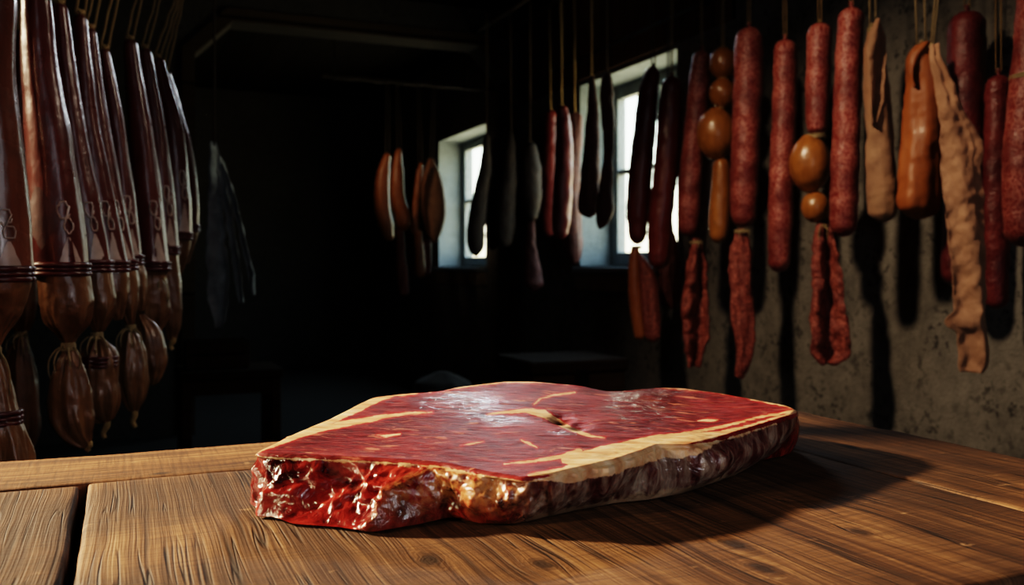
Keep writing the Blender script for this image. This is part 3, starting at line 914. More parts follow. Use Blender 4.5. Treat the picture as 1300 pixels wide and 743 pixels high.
left_meat('dark red meat roll with diamond patch and large lowest hanging twine-tied bag', 1.45,
          [(-60, 56), (0, 62), (100, 75), (200, 93), (300, 106), (342, 110)], 62, 344, bag=[(346, 50, 110), (370, 53, 115), (390, 56, 116), (412, 64, 110), (428, 76, 98), (436, 81, 94)], tie=(87, 441, 7),
          lower=[(444, 80, 95), (465, 72, 104), (500, 63, 115), (530, 65, 119), (555, 85, 118), (568, 106, 117)], tail=((112, 562), (112, 573)), patch=True, seed=3)
left_meat('dark red meat roll whose lower bag carries a dark double band, second big bag', 1.60,
          [(4, 84), (80, 95), (150, 106), (250, 125), (338, 140)], 46, 341, bag=[(342, 96, 140), (365, 103, 145), (390, 107, 144), (408, 113, 137), (422, 119, 129)], tie=(123, 427, 6),
          lower=[(430, 118, 130), (450, 106, 146), (490, 104, 149), (520, 112, 148), (538, 127, 142)], lowband=(459, 105, 147), tail=((135, 534), (132, 557)), seed=4)
left_meat('dark red meat roll with narrow bag, just right of the double banded one', 1.70,
          [(18, 110), (100, 118), (150, 124), (250, 144), (338, 161)], 40, 341, bag=[(342, 121, 161), (370, 130, 164), (392, 138, 158), (407, 146, 154)], seed=5)
left_meat('dark red meat roll over a wide lower bag with a curled twine tail', 1.80,
          [(36, 122), (100, 129), (150, 137), (250, 156), (336, 172)], 37, 340, bag=[(340, 135, 172), (365, 142, 176), (390, 150, 175), (404, 158, 172), (413, 162, 170)], tie=(166, 417, 5),
          lower=[(420, 161, 171), (440, 152, 182), (480, 147, 188), (505, 155, 183), (524, 166, 174)], tail=((169, 520), (171, 543)), seed=6)
left_meat('slim dark red meat roll ending the first bundle, bag tucked behind its neighbour', 1.90,
          [(62, 139), (150, 156), (250, 171), (330, 180)], 33, 334, bag=[(334, 147, 180), (355, 154, 186), (378, 165, 186), (396, 174, 181)],
          lower=[(400, 174, 181), (425, 175, 205), (455, 176, 211), (475, 183, 206), (490, 190, 197)], seed=7)
left_meat('dark red meat roll with golden twist tie, first of the farther bundle', 2.05,
          [(50, 173), (100, 181), (150, 190), (250, 205), (338, 214)], 40, 340, bag=[(340, 174, 214), (352, 178, 211), (375, 175, 215), (400, 178, 212), (420, 186, 203), (431, 191, 198)], tie=(203, 354, 6), seed=8)
left_meat('dark red meat roll in the middle of the farther bundle, smaller tailed bag', 2.2,
          [(61, 190), (100, 198), (150, 208), (250, 221), (318, 226)], 32, 322, bag=[(320, 194, 226), (345, 199, 228), (380, 206, 231), (410, 209, 228), (432, 214, 222)], tail=((218, 428), (218, 444)), seed=9)
left_meat('dark red meat roll bulging at its lower end, rightmost but one of the left group', 2.35,
          [(73, 207), (110, 217), (150, 229), (230, 240), (300, 243)], 31, 302, bag=[(302, 212, 243), (322, 216, 240), (338, 221, 234), (350, 225, 231)], seed=10, swirl=True, wtop=.5)
left_meat('dark red meat roll at the far right end of the left group', 2.5,
          [(90, 216), (130, 228), (180, 242), (250, 252), (290, 252)], 28, 292, bag=[(292, 224, 252), (310, 227, 248), (325, 232, 243), (335, 235, 240)], seed=11, swirl=False, wtop=.5)

# grey empty casings hung behind
Yg = 3.3
gt = P(272, 178, Yg); root = empty('empty_casing', gt, 'bunch of thin grey empty casings hanging limp behind the left group', 'casing')
for k, (rows, dy, sd) in enumerate([([(180, 268, 273), (250, 265, 280), (330, 263, 289), (380, 266, 291), (416, 276, 284)], 0, 1),
                          ([(185, 270, 275), (240, 282, 289), (300, 292, 300), (350, 298, 308), (385, 303, 311)], .03, 2),
                          ([(190, 273, 277), (240, 291, 297), (300, 305, 313), (345, 313, 323), (375, 318, 325)], .06, 3)]):
    sheet('casing_ribbon', rows, Yg, M['grey_casing'], root, lambda u, v, k=k: .02 * math.sin(u * 5 + 2 * v + k), crump=.008, seed=20 + sd, nu=20, nv=60, dY=dy)
hk = np.array([gt[0], gt[1], CEIL])
pts = lerp_pts(hk, gt - np.array([0, 0, .02]), 12)
V, Fc = cord_vf(pts, .004, 6); mobj('hanging_cord', V, Fc, M['twine_dark'], root)

# ---------------------------------------------------------------- low dark furniture in the background
st = P(290, 466, 4.0)
bz = st[2]
root = empty('low_table', (st[0], st[1], 0), 'low dark wooden table far back at left, carrying a small crate', 'table')
hx, hy = .21, .17
MB().box(st[0] - hx, st[0] + hx, st[1] - hy, st[1] + hy, bz - .035, bz).build('table_top', M['darkwood'], root, bevel=.006)
for sx in (-1, 1):
    for sy in (-1, 1):
        cx, cy = st[0] + sx * (hx - .03), st[1] + sy * (hy - .03)
        MB().box(cx - .02, cx + .02, cy - .02, cy + .02, 0, bz - .035).build('leg', M['darkwood'], root, bevel=.004)
MB().box(st[0] - hx + .05, st[0] + hx - .05, st[1] - hy + .02, st[1] - hy + .04, bz - .1, bz - .035).build('apron', M['darkwood'], root)
root = empty('wooden_crate', (st[0] - .04, st[1], bz), 'small dim wooden crate on the low dark table at left', 'crate')
cx, cy = st[0] - .05, st[1]
for k in range(2):
    z = bz + .005 + k * .062
    MB().box(cx - .13, cx + .13, cy - .09, cy - .078, z, z + .052).build('slat', M['darkwood'], root, bevel=.003)
    MB().box(cx - .13, cx + .13, cy + .078, cy + .09, z, z + .052).build('slat', M['darkwood'], root, bevel=.003)
    MB().box(cx - .13, cx - .118, cy - .078, cy + .078, z, z + .052).build('slat', M['darkwood'], root, bevel=.003)
    MB().box(cx + .118, cx + .13, cy - .078, cy + .078, z, z + .052).build('slat', M['darkwood'], root, bevel=.003)
for sx in (-1, 1):
    for sy in (-1, 1):
        MB().box(cx + sx * .117 - .011, cx + sx * .117 + .011, cy + sy * .067 - .011, cy + sy * .067 + .011, bz, bz + .122).build('corner_post', M['darkwood'], root)
MB().box(cx - .118, cx + .118, cy - .078, cy + .078, bz, bz + .01).build('crate_bottom', M['darkwood'], root)

ch = P(712, 452, 4.3); cz = ch[2]
root = empty('wooden_chest', (ch[0], ch[1], 0), 'low dark brown wooden chest behind the steak near the right wall', 'chest')
hx, hy = .23, .2
MB().box(ch[0] - hx, ch[0] + hx, ch[1] - hy, ch[1] + hy, .04, cz - .06).build('chest_body', M['darkwood'], root, bevel=.006)
MB().box(ch[0] - hx - .012, ch[0] + hx + .012, ch[1] - hy - .012, ch[1] + hy + .012, cz - .06, cz).build('lid', M['darkwood'], root, bevel=.012)
for sx in (-1, 1):
    MB().box(ch[0] + sx * (hx - .05) - .03, ch[0] + sx * (hx - .05) + .03, ch[1] - hy + .01, ch[1] + hy - .01, 0, .04).build('foot', M['darkwood'], root)
MB().box(ch[0] - .03, ch[0] + .03, ch[1] - hy - .018, ch[1] - hy, cz - .13, cz - .04).build('latch', M['iron'], root, bevel=.003)
sk = P(560, 472, 4.6)
sackrows = [(sk[2], .03), (sk[2] - .05, .14), (sk[2] - .16, .19), (sk[2] - .3, .22), (.08, .23), (0, .19)]
zz = np.linspace(0, 1, 40); zs = np.interp(zz, np.linspace(0, 1, 6), [r[0] for r in sackrows]); rs = np.interp(zz, np.linspace(0, 1, 6), [r[1] for r in sackrows])
V, Fc = ring_tube(np.array([[sk[0], sk[1], z] for z in zs]), rs, .8, 40, wr(3, .05, 77, None, 3), 0, 0, (.012, 9, 5))
V[:, 2] = np.maximum(V[:, 2], 0)
root = empty('burlap_sack', (sk[0], sk[1], 0), 'slumped dark sack on the floor beyond the steak, left of the chest', 'sack')
mobj('sack_body', V, Fc, M['sack'], root)

# ---------------------------------------------------------------- table
TZ = .75
TROOT = empty('rustic_table', (.1, .76, 0), 'rough brown plank table in the foreground carrying the raw steak', 'table')


def TP(px, py):
    Y = (CAMZ - TZ) * F / (py - HY); p = P(px, py, Y); return p[0], p[1]


kn = [(*TP(935, 690), .013), (*TP(972, 721), .011), (*TP(545, 709), .012), (*TP(1090, 673), .010), (*TP(690, 715), .011)]
M['table_main'] = m_tablewood('table_main', 1, kn)
M['table_side'] = m_tablewood('table_side', 1, [(*TP(1075, 566), .010)], 1.05)
M['table_left'] = m_tablewood('table_left', 1, [], .72)
M['table_back'] = m_tablewood('table_back', 0, [(*TP(205, 600), .008)], 1.25)


def plank(name, x0, x1, y0, y1, mat, seed, along, th=.058, wear=.0012, drop=0.0, cham=.004):
    """one worn board: fine grid on top, chamfered wavy edges"""
    nx = max(6, int((x1 - x0) / .012)); ny = max(6, int((y1 - y0) / .012))
    xs = np.concatenate([[x0, x0 + cham * .35], np.linspace(x0 + cham, x1 - cham, nx), [x1 - cham * .35, x1]])
    ysv = np.concatenate([[y0, y0 + cham * .35], np.linspace(y0 + cham, y1 - cham, ny), [y1 - cham * .35, y1]])
    gx, gy = np.meshgrid(xs, ysv, indexing='ij'); nX, nY = gx.shape
    z = np.full_like(gx, TZ - drop)
    ex = np.minimum(gx - x0, x1 - gx); ey = np.minimum(gy - y0, y1 - gy)
    e = np.minimum(ex, ey)
    z -= np.where(e < 1e-9, cham * .9, np.where(e < cham * .5, cham * .28, 0))
    q = np.stack([gx.ravel() * 14, gy.ravel() * 14, np.full(gx.size, seed * 1.7)], 1)
    nse = fbm(q, seed, 3).reshape(gx.shape)
    z += nse * .0008 - .0008
    # wavy worn edges
    bx = np.where(gx - x0 < cham * 1.01, 1, 0) - np.where(x1 - gx < cham * 1.01, 1, 0)
    by = np.where(gy - y0 < cham * 1.01, 1, 0) - np.where(y1 - gy < cham * 1.01, 1, 0)
    w = (fbm(q * 1.6, seed + 4, 3).reshape(gx.shape) * .5 + .5) * wear
    gx2 = gx + bx * np.clip(w, 0, 1); gy2 = gy + by * np.clip(w, 0, 1)
    top = np.stack([gx2.ravel(), gy2.ravel(), z.ravel()], 1)
    V = top.tolist()
    Fc = [(a * nY + b, (a + 1) * nY + b, (a + 1) * nY + b + 1, a * nY + b + 1) for a in range(nX - 1) for b in range(nY - 1)]
    per = [a * nY for a in range(nX)] + [(nX - 1) * nY + b for b in range(1, nY)] + [a * nY + nY - 1 for a in range(nX - 2, -1, -1)] + [b for b in range(nY - 2, 0, -1)]
    n0 = len(V)
    for i in per: V.append([V[i][0], V[i][1], TZ - th])
    L = len(per)
    for k in range(L):
        Fc.append((per[k], n0 + k, n0 + (k + 1) % L, per[(k + 1) % L]))
    Fc.append(tuple(n0 + k for k in range(L))[::-1])
    o = mobj(name, V, Fc, mat, TROOT)
    return o


plank('end_board', -.75, .688, .947, 1.085, M['table_back'], 3, 0, drop=0)
plank('plank', -.75, -.394, .40, .9465, M['table_left'], 4, 1)
plank('plank', -.393, -.0322, .40, .9465, M['table_left'], 5, 1, drop=.0006, wear=.003)
plank('plank', -.0265, .6893, .42, .9467, M['table_main'], 6, 1)
plank('plank', .6896, .88, .43, 1.085, M['table_side'], 7, 1)
m = MB()
m.box(-.72, .85, .47, .50, TZ - .16, TZ - .06); m.box(-.72, .85, 1.02, 1.05, TZ - .16, TZ - .06)
m.build('apron', M['table_left'], TROOT)
m = MB(); m.box(-.70, -.67, .50, 1.02, TZ - .16, TZ - .06); m.box(.80, .83, .50, 1.02, TZ - .16, TZ - .06); m.build('apron', M['table_left'], TROOT)
for x in (-.68, .79):
    for y in (.49, .99):
        MB().box(x - .035, x + .035, y - .005, y + .065, 0, TZ - .058).build('leg', M['table_left'], TROOT, bevel=.006)

# ---------------------------------------------------------------- the steak


def sth(X, Y):                       # thickness of the slab at camera-plane X, distance Y
    k = np.clip(1 - (X - .02) / .30, .42, 1.0)
    return .042 + .080 * np.clip(Y - .69, 0, .5) * k


def top_plan(px, py):
    u = (px - HX) / F; Y = .8
    for _ in range(40):
        Y = .5 * Y + .5 * (CAMZ - TZ - sth(u * Y, Y)) * F / (py - HY)
    return u * Y, Y


topo = [(317, 574), (345, 576), (400, 578), (480, 581), (560, 588), (620, 600), (664, 607), (700, 602), (735, 594), (780, 584), (815, 573), (835, 565), (850, 563), (868, 567), (885, 563), (910, 557), (950, 545), (975, 537), (995, 531), (1012, 525),
        (1014, 519), (1000, 514), (960, 506), (930, 501), (900, 497), (860, 492), (830, 492), (800, 493), (775, 494.5), (755, 492), (740, 489), (700, 486), (660, 484), (640, 484), (610, 487), (580, 491), (555, 497), (530, 499), (505, 501), (487, 503), (470, 505), (454, 512), (432, 523), (409, 534), (385, 544), (361, 554), (340, 564), (325, 571)]
boto = [(311, 628), (318, 642), (340, 656), (372, 668), (390, 669), (430, 672), (470, 678), (500, 677), (530, 670), (548, 660), (575, 662), (610, 667), (655, 667), (690, 659), (730, 650), (780, 641), (820, 637), (860, 630), (900, 617), (930, 606), (950, 594), (966, 586), (1000, 580), (1016, 566), (1021, 552)]
tp = np.array([top_plan(*p) for p in topo])
bp = np.array([(((px - HX) / F) * 234 / (py - HY), 234 / (py - HY)) for px, py in boto])
ctr = np.array([.03, .85])
# back of the bottom outline follows the top outline, slightly inside
backtop = [tuple(ctr + (q - ctr) * .97) for q in tp[21:-1]]
bp_all = np.array(list(bp) + backtop)


def polar(pts):
    d = pts - ctr; a = np.arctan2(d[:, 1], d[:, 0]); r = np.hypot(d[:, 0], d[:, 1]); o = np.argsort(a); return a[o], r[o]


NS = 1100
phi = np.linspace(-PI, PI, NS, endpoint=False)


def radial(pts, sm):
    # dense resample of the closed polygon, then angle interpolation and light smoothing
    pts = np.vstack([pts, pts[:1]]); dense = np.vstack([pts[k] + (pts[k + 1] - pts[k]) * np.linspace(0, 1, 40, endpoint=False)[:, None] for k in range(len(pts) - 1)])
    a, r = polar(dense)
    r = np.interp(phi, np.concatenate([a - 2 * PI, a, a + 2 * PI]), np.tile(r, 3))
    ker = np.hanning(2 * sm + 1); ker /= ker.sum()
    return np.convolve(np.concatenate([r[-sm:], r, r[:sm]]), ker, 'valid')


rt_, rb_ = radial(tp, 9), radial(bp_all, 7)
cosp, sinp = np.cos(phi), np.sin(phi)


def camplan(X, Y): return CS * X + SN * Y, -SN * X + CS * Y


NR = 190
rr = np.linspace(0, 1, NR) ** .8
Xt = ctr[0] + rr[:, None] * rt_[None] * cosp[None]; Yt = ctr[1] + rr[:, None] * rt_[None] * sinp[None]
Zt = sth(Xt, Yt)
q3 = np.stack([Xt.ravel(), Yt.ravel(), 0 * Xt.ravel()], 1)
und = fbm(q3 * np.array([9, 13, 1]), 5, 3).reshape(Xt.shape)
fine = fbm(q3 * np.array([60, 130, 1]), 8, 2).reshape(Xt.shape)
edgefade = np.clip((1 - rr[:, None]) * 12, 0, 1)
Zt = Zt + und * .0018 * (0.4 + .6 * edgefade) + fine * .0004 * edgefade
Zt = Zt - .0035 * np.clip((rr[:, None] - .972) / .028, 0, 1) ** 2      # rolled top edge


def px_of(X, Y, Z): return HX + F * X / Y, HY + F * (CAMZ - TZ - Z) / Y


PX, PYY = px_of(Xt, Yt, Zt)
# the pit in the middle
pit = np.exp(-(((PX - 712) / 12) ** 2 + ((PYY - 533) / 5) ** 2)) + .8 * np.exp(-(((PX - 735) / 14) ** 2 + ((PYY - 541) / 5) ** 2))
Zt = Zt - .006 * pit
# dip between the two lobes near the back
Zt = Zt - .0022 * np.exp(-(((PX - 775) / 34) ** 2 + ((PYY - 497) / 8) ** 2))

# side wall
NVv = 40
vv = np.linspace(0, 1, NVv + 1)[1:]
rte = rt_; ze = Zt[-1]
rs = []; zsid = []
ang = phi[None] + 0 * vv[:, None]
PXe = PX[-1]
frontleft = np.clip((560 - PXe) / 40, 0, 1) * (sinp < .2)
crum = np.clip((PXe - 520) / 40, 0, 1) * np.clip((700 - PXe) / 40, 0, 1) * (sinp < 0)
rightf = np.clip((PXe - 640) / 40, 0, 1) * (cosp > -.3) * (sinp < .35)
for v in vv:
    base = rte + (rb_ - rte) * (v ** .9)
    bul = .010 * math.sin(PI * min(1, v * 1.0)) ** .8
    rs.append(base + bul * (.5 + .5 * (1 - frontleft)) + .010 * math.sin(PI * min(1, v * 1.05)) * np.clip((cosp - .86) / .1, 0, 1))
    zsid.append(ze * (1 - v))
rs = np.array(rs); zsid = np.array(zsid)
Xs = ctr[0] + rs * cosp[None]; Ys = ctr[1] + rs * sinp[None]
sp3 = np.stack([Xs.ravel(), Ys.ravel(), zsid.ravel()], 1)
lump = fbm(sp3 * np.array([24, 24, 16]), 21, 2).reshape(rs.shape)
mid = fbm(sp3 * np.array([75, 75, 50]), 22, 3).reshape(rs.shape)
vert = fbm(np.stack([PXe[None].repeat(NVv, 0).ravel() * .055, zsid.ravel() * 14, 0 * zsid.ravel()], 1), 25, 3).reshape(rs.shape)
win = np.sin(PI * np.clip(vv * .9 + .1, 0, 1))[:, None] ** .6
# the cut front: two hollows with lips between them
def lobe(c, w): return np.exp(-((PXe - c) / w) ** 2)[None]
hol = -.020 * lobe(455, 36) * np.sin(PI * vv)[:, None] + .009 * lobe(385, 16) * vv[:, None] + .012 * lobe(535, 12) * np.sin(PI * np.clip(vv, .0, 1))[:, None] - .006 * lobe(575, 16) * vv[:, None]
hol = hol * (sinp[None] < 0)
hol = hol - .008 * lobe(848, 16) * np.sin(PI * vv)[:, None] * rightf[None]
disp = win * (lump * (.0045 * frontleft + .0035 * crum + .0035 * rightf + .002)[None] + mid * (.0048 * frontleft + .0052 * crum + .0022 * rightf + .0008)[None] + vert * (.0042 * rightf)[None]) + hol
rs = rs + disp
Xs = ctr[0] + rs * cosp[None]; Ys = ctr[1] + rs * sinp[None]
zsid = np.clip(zsid + win * mid * .0012, 0, None)
# last ring sits on the table
zsid[-1] = 0.0012

Xall = np.vstack([Xt, Xs]); Yall = np.vstack([Yt, Ys]); Zall = np.vstack([Zt, zsid])
wx, wy = camplan(Xall, Yall)
SV = np.stack([wx.ravel(), wy.ravel(), (Zall + TZ + .0004).ravel()], 1)
NROW = NR + NVv
# per-vertex fat field (in photo-pixel-like units scaled to the plan) -------------------------------------------
PXa, PYa = px_of(Xall, Yall, Zall)
fat = np.full(PXa.shape, -30.0)


def seg_field(pl):
    """pl: list of (x, y, halfwidth)"""
    best = np.full(PXa.shape, -30.0)
    for (x0, y0, w0), (x1, y1, w1) in zip(pl[:-1], pl[1:]):
        dx, dy = x1 - x0, (y1 - y0); L2 = dx * dx + dy * dy
        tt = np.clip(((PXa - x0) * dx + (PYa - y0) * dy) / L2, 0, 1)
        d = np.hypot(PXa - x0 - tt * dx, PYa - y0 - tt * dy)
        best = np.maximum(best, w0 + (w1 - w0) * tt - d)
    return best


lines = [
    [(322, 574, 2), (340, 567, 3.5), (361, 558.5, 5), (385, 549, 5.5), (409, 539.5, 5.5), (432, 528, 5), (454, 518, 6), (470, 510, 5), (484, 506, 3), (500, 503, 1.2), (530, 500, .6)],
    [(388, 552, 2), (410, 545, 3.0), (425, 541, 4), (441, 538, 4), (469, 533.5, 3.2), (491, 529, 2.2), (520, 525.5, 1.4), (549, 524, .8)],
    [(618, 527, .2), (640, 524, 1.8), (668, 522, 2.6), (690, 526, 5), (705, 535, 4), (722, 544, 2.6), (745, 553, 1.8), (768, 557, .3)],
    [(678, 514, .8), (686, 507, 1.0), (705, 502, 1.1), (730, 499, .6)],
    [(640, 590, .8), (680, 586, 1.6), (715, 580, 2.4), (735, 574, 4)],
    [(672, 604, 2), (715, 598, 3.2), (740, 588, 5)],
    [(716, 585, 4), (745, 583, 10), (775, 576, 11), (810, 567, 9), (835, 560, 7.5), (862, 559, 7.5), (888, 556, 5.5), (915, 551, 3.2), (945, 543, 1.4), (975, 534, 1.2), (1010, 524, 1.2)],
    [(840, 559, 4), (870, 551, 2.0), (905, 545, 1.8), (935, 538, 1.4), (960, 531, 1.3), (990, 526, 1.4), (1012, 521, 1.6)],
    [(545, 499, .4), (575, 493, 1.4), (600, 489, 2.2), (640, 485, 1.6), (690, 486, .9), (740, 489, .6)],
    [(830, 492, .4), (900, 497, .9), (945, 504, 1.6), (970, 509, 2.8), (995, 514, 2.6), (1014, 520, 1.6)],
    [(478, 553, .3), (490, 554, 1.6), (508, 552, .5)], [(886, 535, .3), (898, 534, 2.0), (912, 534, .4)], [(662, 560, .3), (672, 564, 1.4), (682, 569, .3)], [(585, 566, .2), (600, 564, .9), (614, 561, .2)],
]
topmask = np.zeros_like(PXa); topmask[:NR] = 1
for l in lines: fat = np.maximum(fat, seg_field(l))
# pale rim line along the whole top edge on the front side
rowi = np.arange(NROW)[:, None]
capw = (6.0 * np.clip((PXe - 690) / 40, 0, 1) * np.clip((905 - PXe) / 40, 0, 1) * (sinp < .3))[None]
edge = np.where(rowi < NR, (np.concatenate([rr, np.ones(NVv)])[:, None] - 1) * 250 + .5 + capw, .5 + capw - (np.concatenate([np.zeros(NR), vv])[:, None]) * 34)
front = (np.sin(np.arctan2(Yall - ctr[1], Xall - ctr[0])) < .25)
fat_top = fat.copy()
fat = np.where(rowi < NR, np.maximum(fat, np.where(front, edge, -30)), np.where(front, edge, np.minimum(fat, 0) + edge))
side = np.concatenate([np.clip((rr - .985) / .015, 0, 1), np.ones(NVv)])[:, None] * np.ones((1, NS))
vcoord = np.concatenate([np.zeros(NR), vv])[:, None] * np.ones((1, NS))
rind = np.vstack([np.zeros((NR, NS)), np.tile(rightf[None], (NVv, 1))])
crumb = np.vstack([np.zeros((NR, NS)), np.tile(crum[None], (NVv, 1))])
wet = np.exp(-(((PXa - 585) / 62) ** 2 + ((PYa - 512) / 15) ** 2)) + np.exp(-(((PXa - 818) / 52) ** 2 + ((PYa - 512) / 26) ** 2)) + .8 * np.exp(-(((PXa - 722) / 26) ** 2 + ((PYa - 548) / 8) ** 2)) + .7 * np.exp(-(((PXa - 640) / 40) ** 2 + ((PYa - 535) / 7) ** 2))
wet = np.clip(wet, 0, 1)
pitv = np.vstack([pit, np.zeros((NVv, NS))])

i = np.arange(NROW - 1)[:, None]; j = np.arange(NS)[None]; j2 = (j + 1) % NS
SF = np.stack([i * NS + j, (i + 1) * NS + j, (i + 1) * NS + j2, i * NS + j2], -1).reshape(-1, 4)
SF = SF.reshape(NROW - 1, NS, 4)

# steak material
t = NT('steak')
geo = t.n('NewGeometry'); pos = geo.outputs['Position']


def at(n): return t.n('Attribute', {'attribute_name': n}).outputs['Fac']


fatA, sideA, rindA, crumbA, vA, pitA, wetA = at('fat'), at('side'), at('rind'), at('crumb'), at('vpos'), at('pit'), at('wet')
mp = t.n('Mapping', None, Vector=pos, Rotation=(0, 0, math.radians(23 + 8)), Scale=(1, 1, 1)).outputs[0]
rip = t.noise(t.n('Mapping', None, Vector=mp, Scale=(30, 150, 30)).outputs[0], 1, 3, .5, .8)
mps = t.n('Mapping', None, Vector=mp, Scale=(34, 120, 40)).outputs[0]
fib = t.noise(mps, 1, 5, .62, .4)
fib2 = t.noise(t.n('Mapping', None, Vector=mp, Scale=(110, 330, 120)).outputs[0], 1, 3, .6)
patchn = t.noise(pos, 9, 4)
lean = t.ramp(t.math('ADD', t.math('ADD', t.math('MULTIPLY', fib, .40), t.math('MULTIPLY', fib2, .30)), t.math('MULTIPLY', patchn, .30)), [(.36, (.032, .003, .005)), (.46, (.085, .007, .010)), (.55, (.185, .021, .023)), (.68, (.32, .062, .058))])
# small marbling flecks
fl = t.noise(t.n('Mapping', None, Vector=mp, Scale=(38, 120, 60)).outputs[0], 1, 4, .6, .6)
fleck = t.math('MULTIPLY', t.ramp(fl, [(.585, 0), (.65, 1)]), t.ramp(t.noise(pos, 13, 2), [(.40, .1), (.56, .9)]))
lean = t.mix(fleck, lean, (.50, .17, .105))
fl2 = t.ramp(fib2, [(.66, 0), (.76, .55)])
lean = t.mix(fl2, lean, (.42, .12, .08))
# side flesh: brighter wet red with dark hollows
sn = t.noise(pos, 48, 5, .6, .7); sn2 = t.noise(pos, 150, 5, .65, .4)
flesh = t.ramp(sn, [(.36, (.030, .003, .003)), (.50, (.155, .012, .010)), (.68, (.33, .038, .026))])
pk = t.ramp(t.noise(pos, 26, 3), [(.62, 0), (.74, .4)])
flesh = t.mix(pk, flesh, (.50, .16, .11))
# crumbly fat in the middle of the cut
cr = t.math('MULTIPLY', crumbA, t.ramp(t.math('ADD', t.math('MULTIPLY', sn2, .6), t.math('MULTIPLY', t.noise(pos, 45, 3), .4)), [(.42, 0), (.56, 1)]))
cr = t.math('MULTIPLY', cr, t.ramp(vA, [(.25, 1), (.85, .15)]))
flesh = t.mix(cr, flesh, (.44, .20, .085))
# rind on the right-hand front: pale greyish membrane blotched over dark red
rv = t.noise(t.n('Mapping', None, Vector=pos, Scale=(85, 85, 20)).outputs[0], 1, 5, .62, .5)
membr = t.ramp(t.math('ADD', rv, t.math('MULTIPLY', vA, .10)), [(.37, (.040, .005, .005)), (.48, (.10, .022, .019)), (.57, (.19, .105, .078)), (.72, (.38, .29, .22))])
flesh = t.mix(rindA, flesh, membr)
# lower edge light fat seam on the rind
low = t.math('MULTIPLY', rindA, t.ramp(t.math('ADD', vA, t.math('MULTIPLY', t.math('SUBTRACT', rv, .5), .5)), [(.78, 0), (.86, .8), (1.0, .5)]))
flesh = t.mix(low, flesh, (.42, .29, .18))
meat = t.mix(sideA, lean, flesh)
# fat
fn = t.math('ADD', fatA, t.math('MULTIPLY', t.math('SUBTRACT', t.noise(pos, 110, 4, .6), .5), 5.0))
fm = t.ramp(t.math('ADD', t.math('MULTIPLY', fn, .25), .5), [(.38, 0), (.62, 1)])
fcol = t.ramp(t.math('ADD', t.math('MULTIPLY', t.noise(mps, .8, 4), .6), t.math('MULTIPLY', t.noise(pos, 30, 3), .4)), [(.34, (.44, .19, .085)), (.5, (.64, .38, .20)), (.64, (.76, .56, .37))])
halo = t.math('MULTIPLY', t.ramp(t.math('ADD', t.math('MULTIPLY', fn, .08), .5), [(.28, 0), (.46, .75)]), t.math('SUBTRACT', 1, sideA))
meat = t.mix(halo, meat, (.36, .018, .015))
col = t.mix(fm, meat, fcol)
col = t.mix(t.ramp(pitA, [(.45, 0), (.85, .9)]), col, (.03, .004, .004))
h = t.math('ADD', t.math('MULTIPLY', fib, .55), t.math('MULTIPLY', fib2, .35))
hs = t.math('ADD', t.math('MULTIPLY', sn, .75), t.math('MULTIPLY', sn2, .16))
hh = t.n('Mix', {'data_type': 'FLOAT'}); t.set(hh, 'i0', sideA); t.set(hh, 'i2', h); t.set(hh, 'i3', hs)
wetN = t.ramp(t.math('ADD', wetA, t.math('MULTIPLY', t.math('SUBTRACT', t.noise(t.n('Mapping', None, Vector=mp, Scale=(40, 160, 40)).outputs[0], 1, 4), .5), 1.3)), [(.30, .06), (.75, 1)])
hc = t.n('Mix', {'data_type': 'FLOAT'}); t.set(hc, 'i0', sideA); t.set(hc, 'i2', t.math('ADD', t.math('MULTIPLY', rip, 1.0), t.math('MULTIPLY', fib2, .1))); t.set(hc, 'i3', hs)
rough_top = t.math('ADD', .46, t.math('MULTIPLY', t.noise(pos, 24, 3), .18))
rr_ = t.n('Mix', {'data_type': 'FLOAT'}); t.set(rr_, 'i0', sideA); t.set(rr_, 'i2', rough_top); t.set(rr_, 'i3', t.math('ADD', .16, t.math('MULTIPLY', rindA, .20)))
rgh = t.math('ADD', rr_.outputs[0], t.math('MULTIPLY', fm, .10))
t.bsdf(Base_Color=col, Roughness=rgh, Normal=t.bump(hh.outputs[0], .7, .005), Subsurface_Weight=.12, Subsurface_Radius=(.010, .003, .002), Subsurface_Scale=.5,
       Coat_Weight=t.math('MULTIPLY', t.math('SUBTRACT', 1, t.math('MULTIPLY', fm, .8)), t.math('MAXIMUM', wetN, t.math('MULTIPLY', sideA, .7))), Coat_Roughness=.11,
       Coat_Normal=t.bump(hc.outputs[0], .7, .006), Specular_IOR_Level=t.math('ADD', .10, t.math('MULTIPLY', sideA, .42)))
M['steak'] = t.m

SROOT = empty('raw_steak', (*camplan(*ctr), TZ), 'large glossy red raw steak with cream fat rim lying on the table', 'steak')

# split into lean meat and the fat parts: faces whose centre lies in the fat field go to their own mesh
fc_idx = SF.reshape(-1, 4)
fatc = fat_top.reshape(-1)[fc_idx].mean(1)
rown = np.repeat(np.arange(NROW - 1), NS)
pxc = PXa.reshape(-1)[fc_idx].mean(1); pyc = PYa.reshape(-1)[fc_idx].mean(1)
# only the larger pieces become parts
is_top = rown < NR - 1
rimL = is_top & (seg_field(lines[0]).reshape(-1)[fc_idx].mean(1) > 0)
vein = is_top & ~rimL & (seg_field(lines[2]).reshape(-1)[fc_idx].mean(1) > 0)
capR = is_top & ~rimL & ~vein & (np.maximum(seg_field(lines[6]), np.maximum(seg_field(lines[5]), seg_field(lines[7]))).reshape(-1)[fc_idx].mean(1) > 0)
rindF = (~is_top) & (np.tile(rightf, NROW - 1) > .5)
mainF = ~(rimL | vein | capR | rindF)
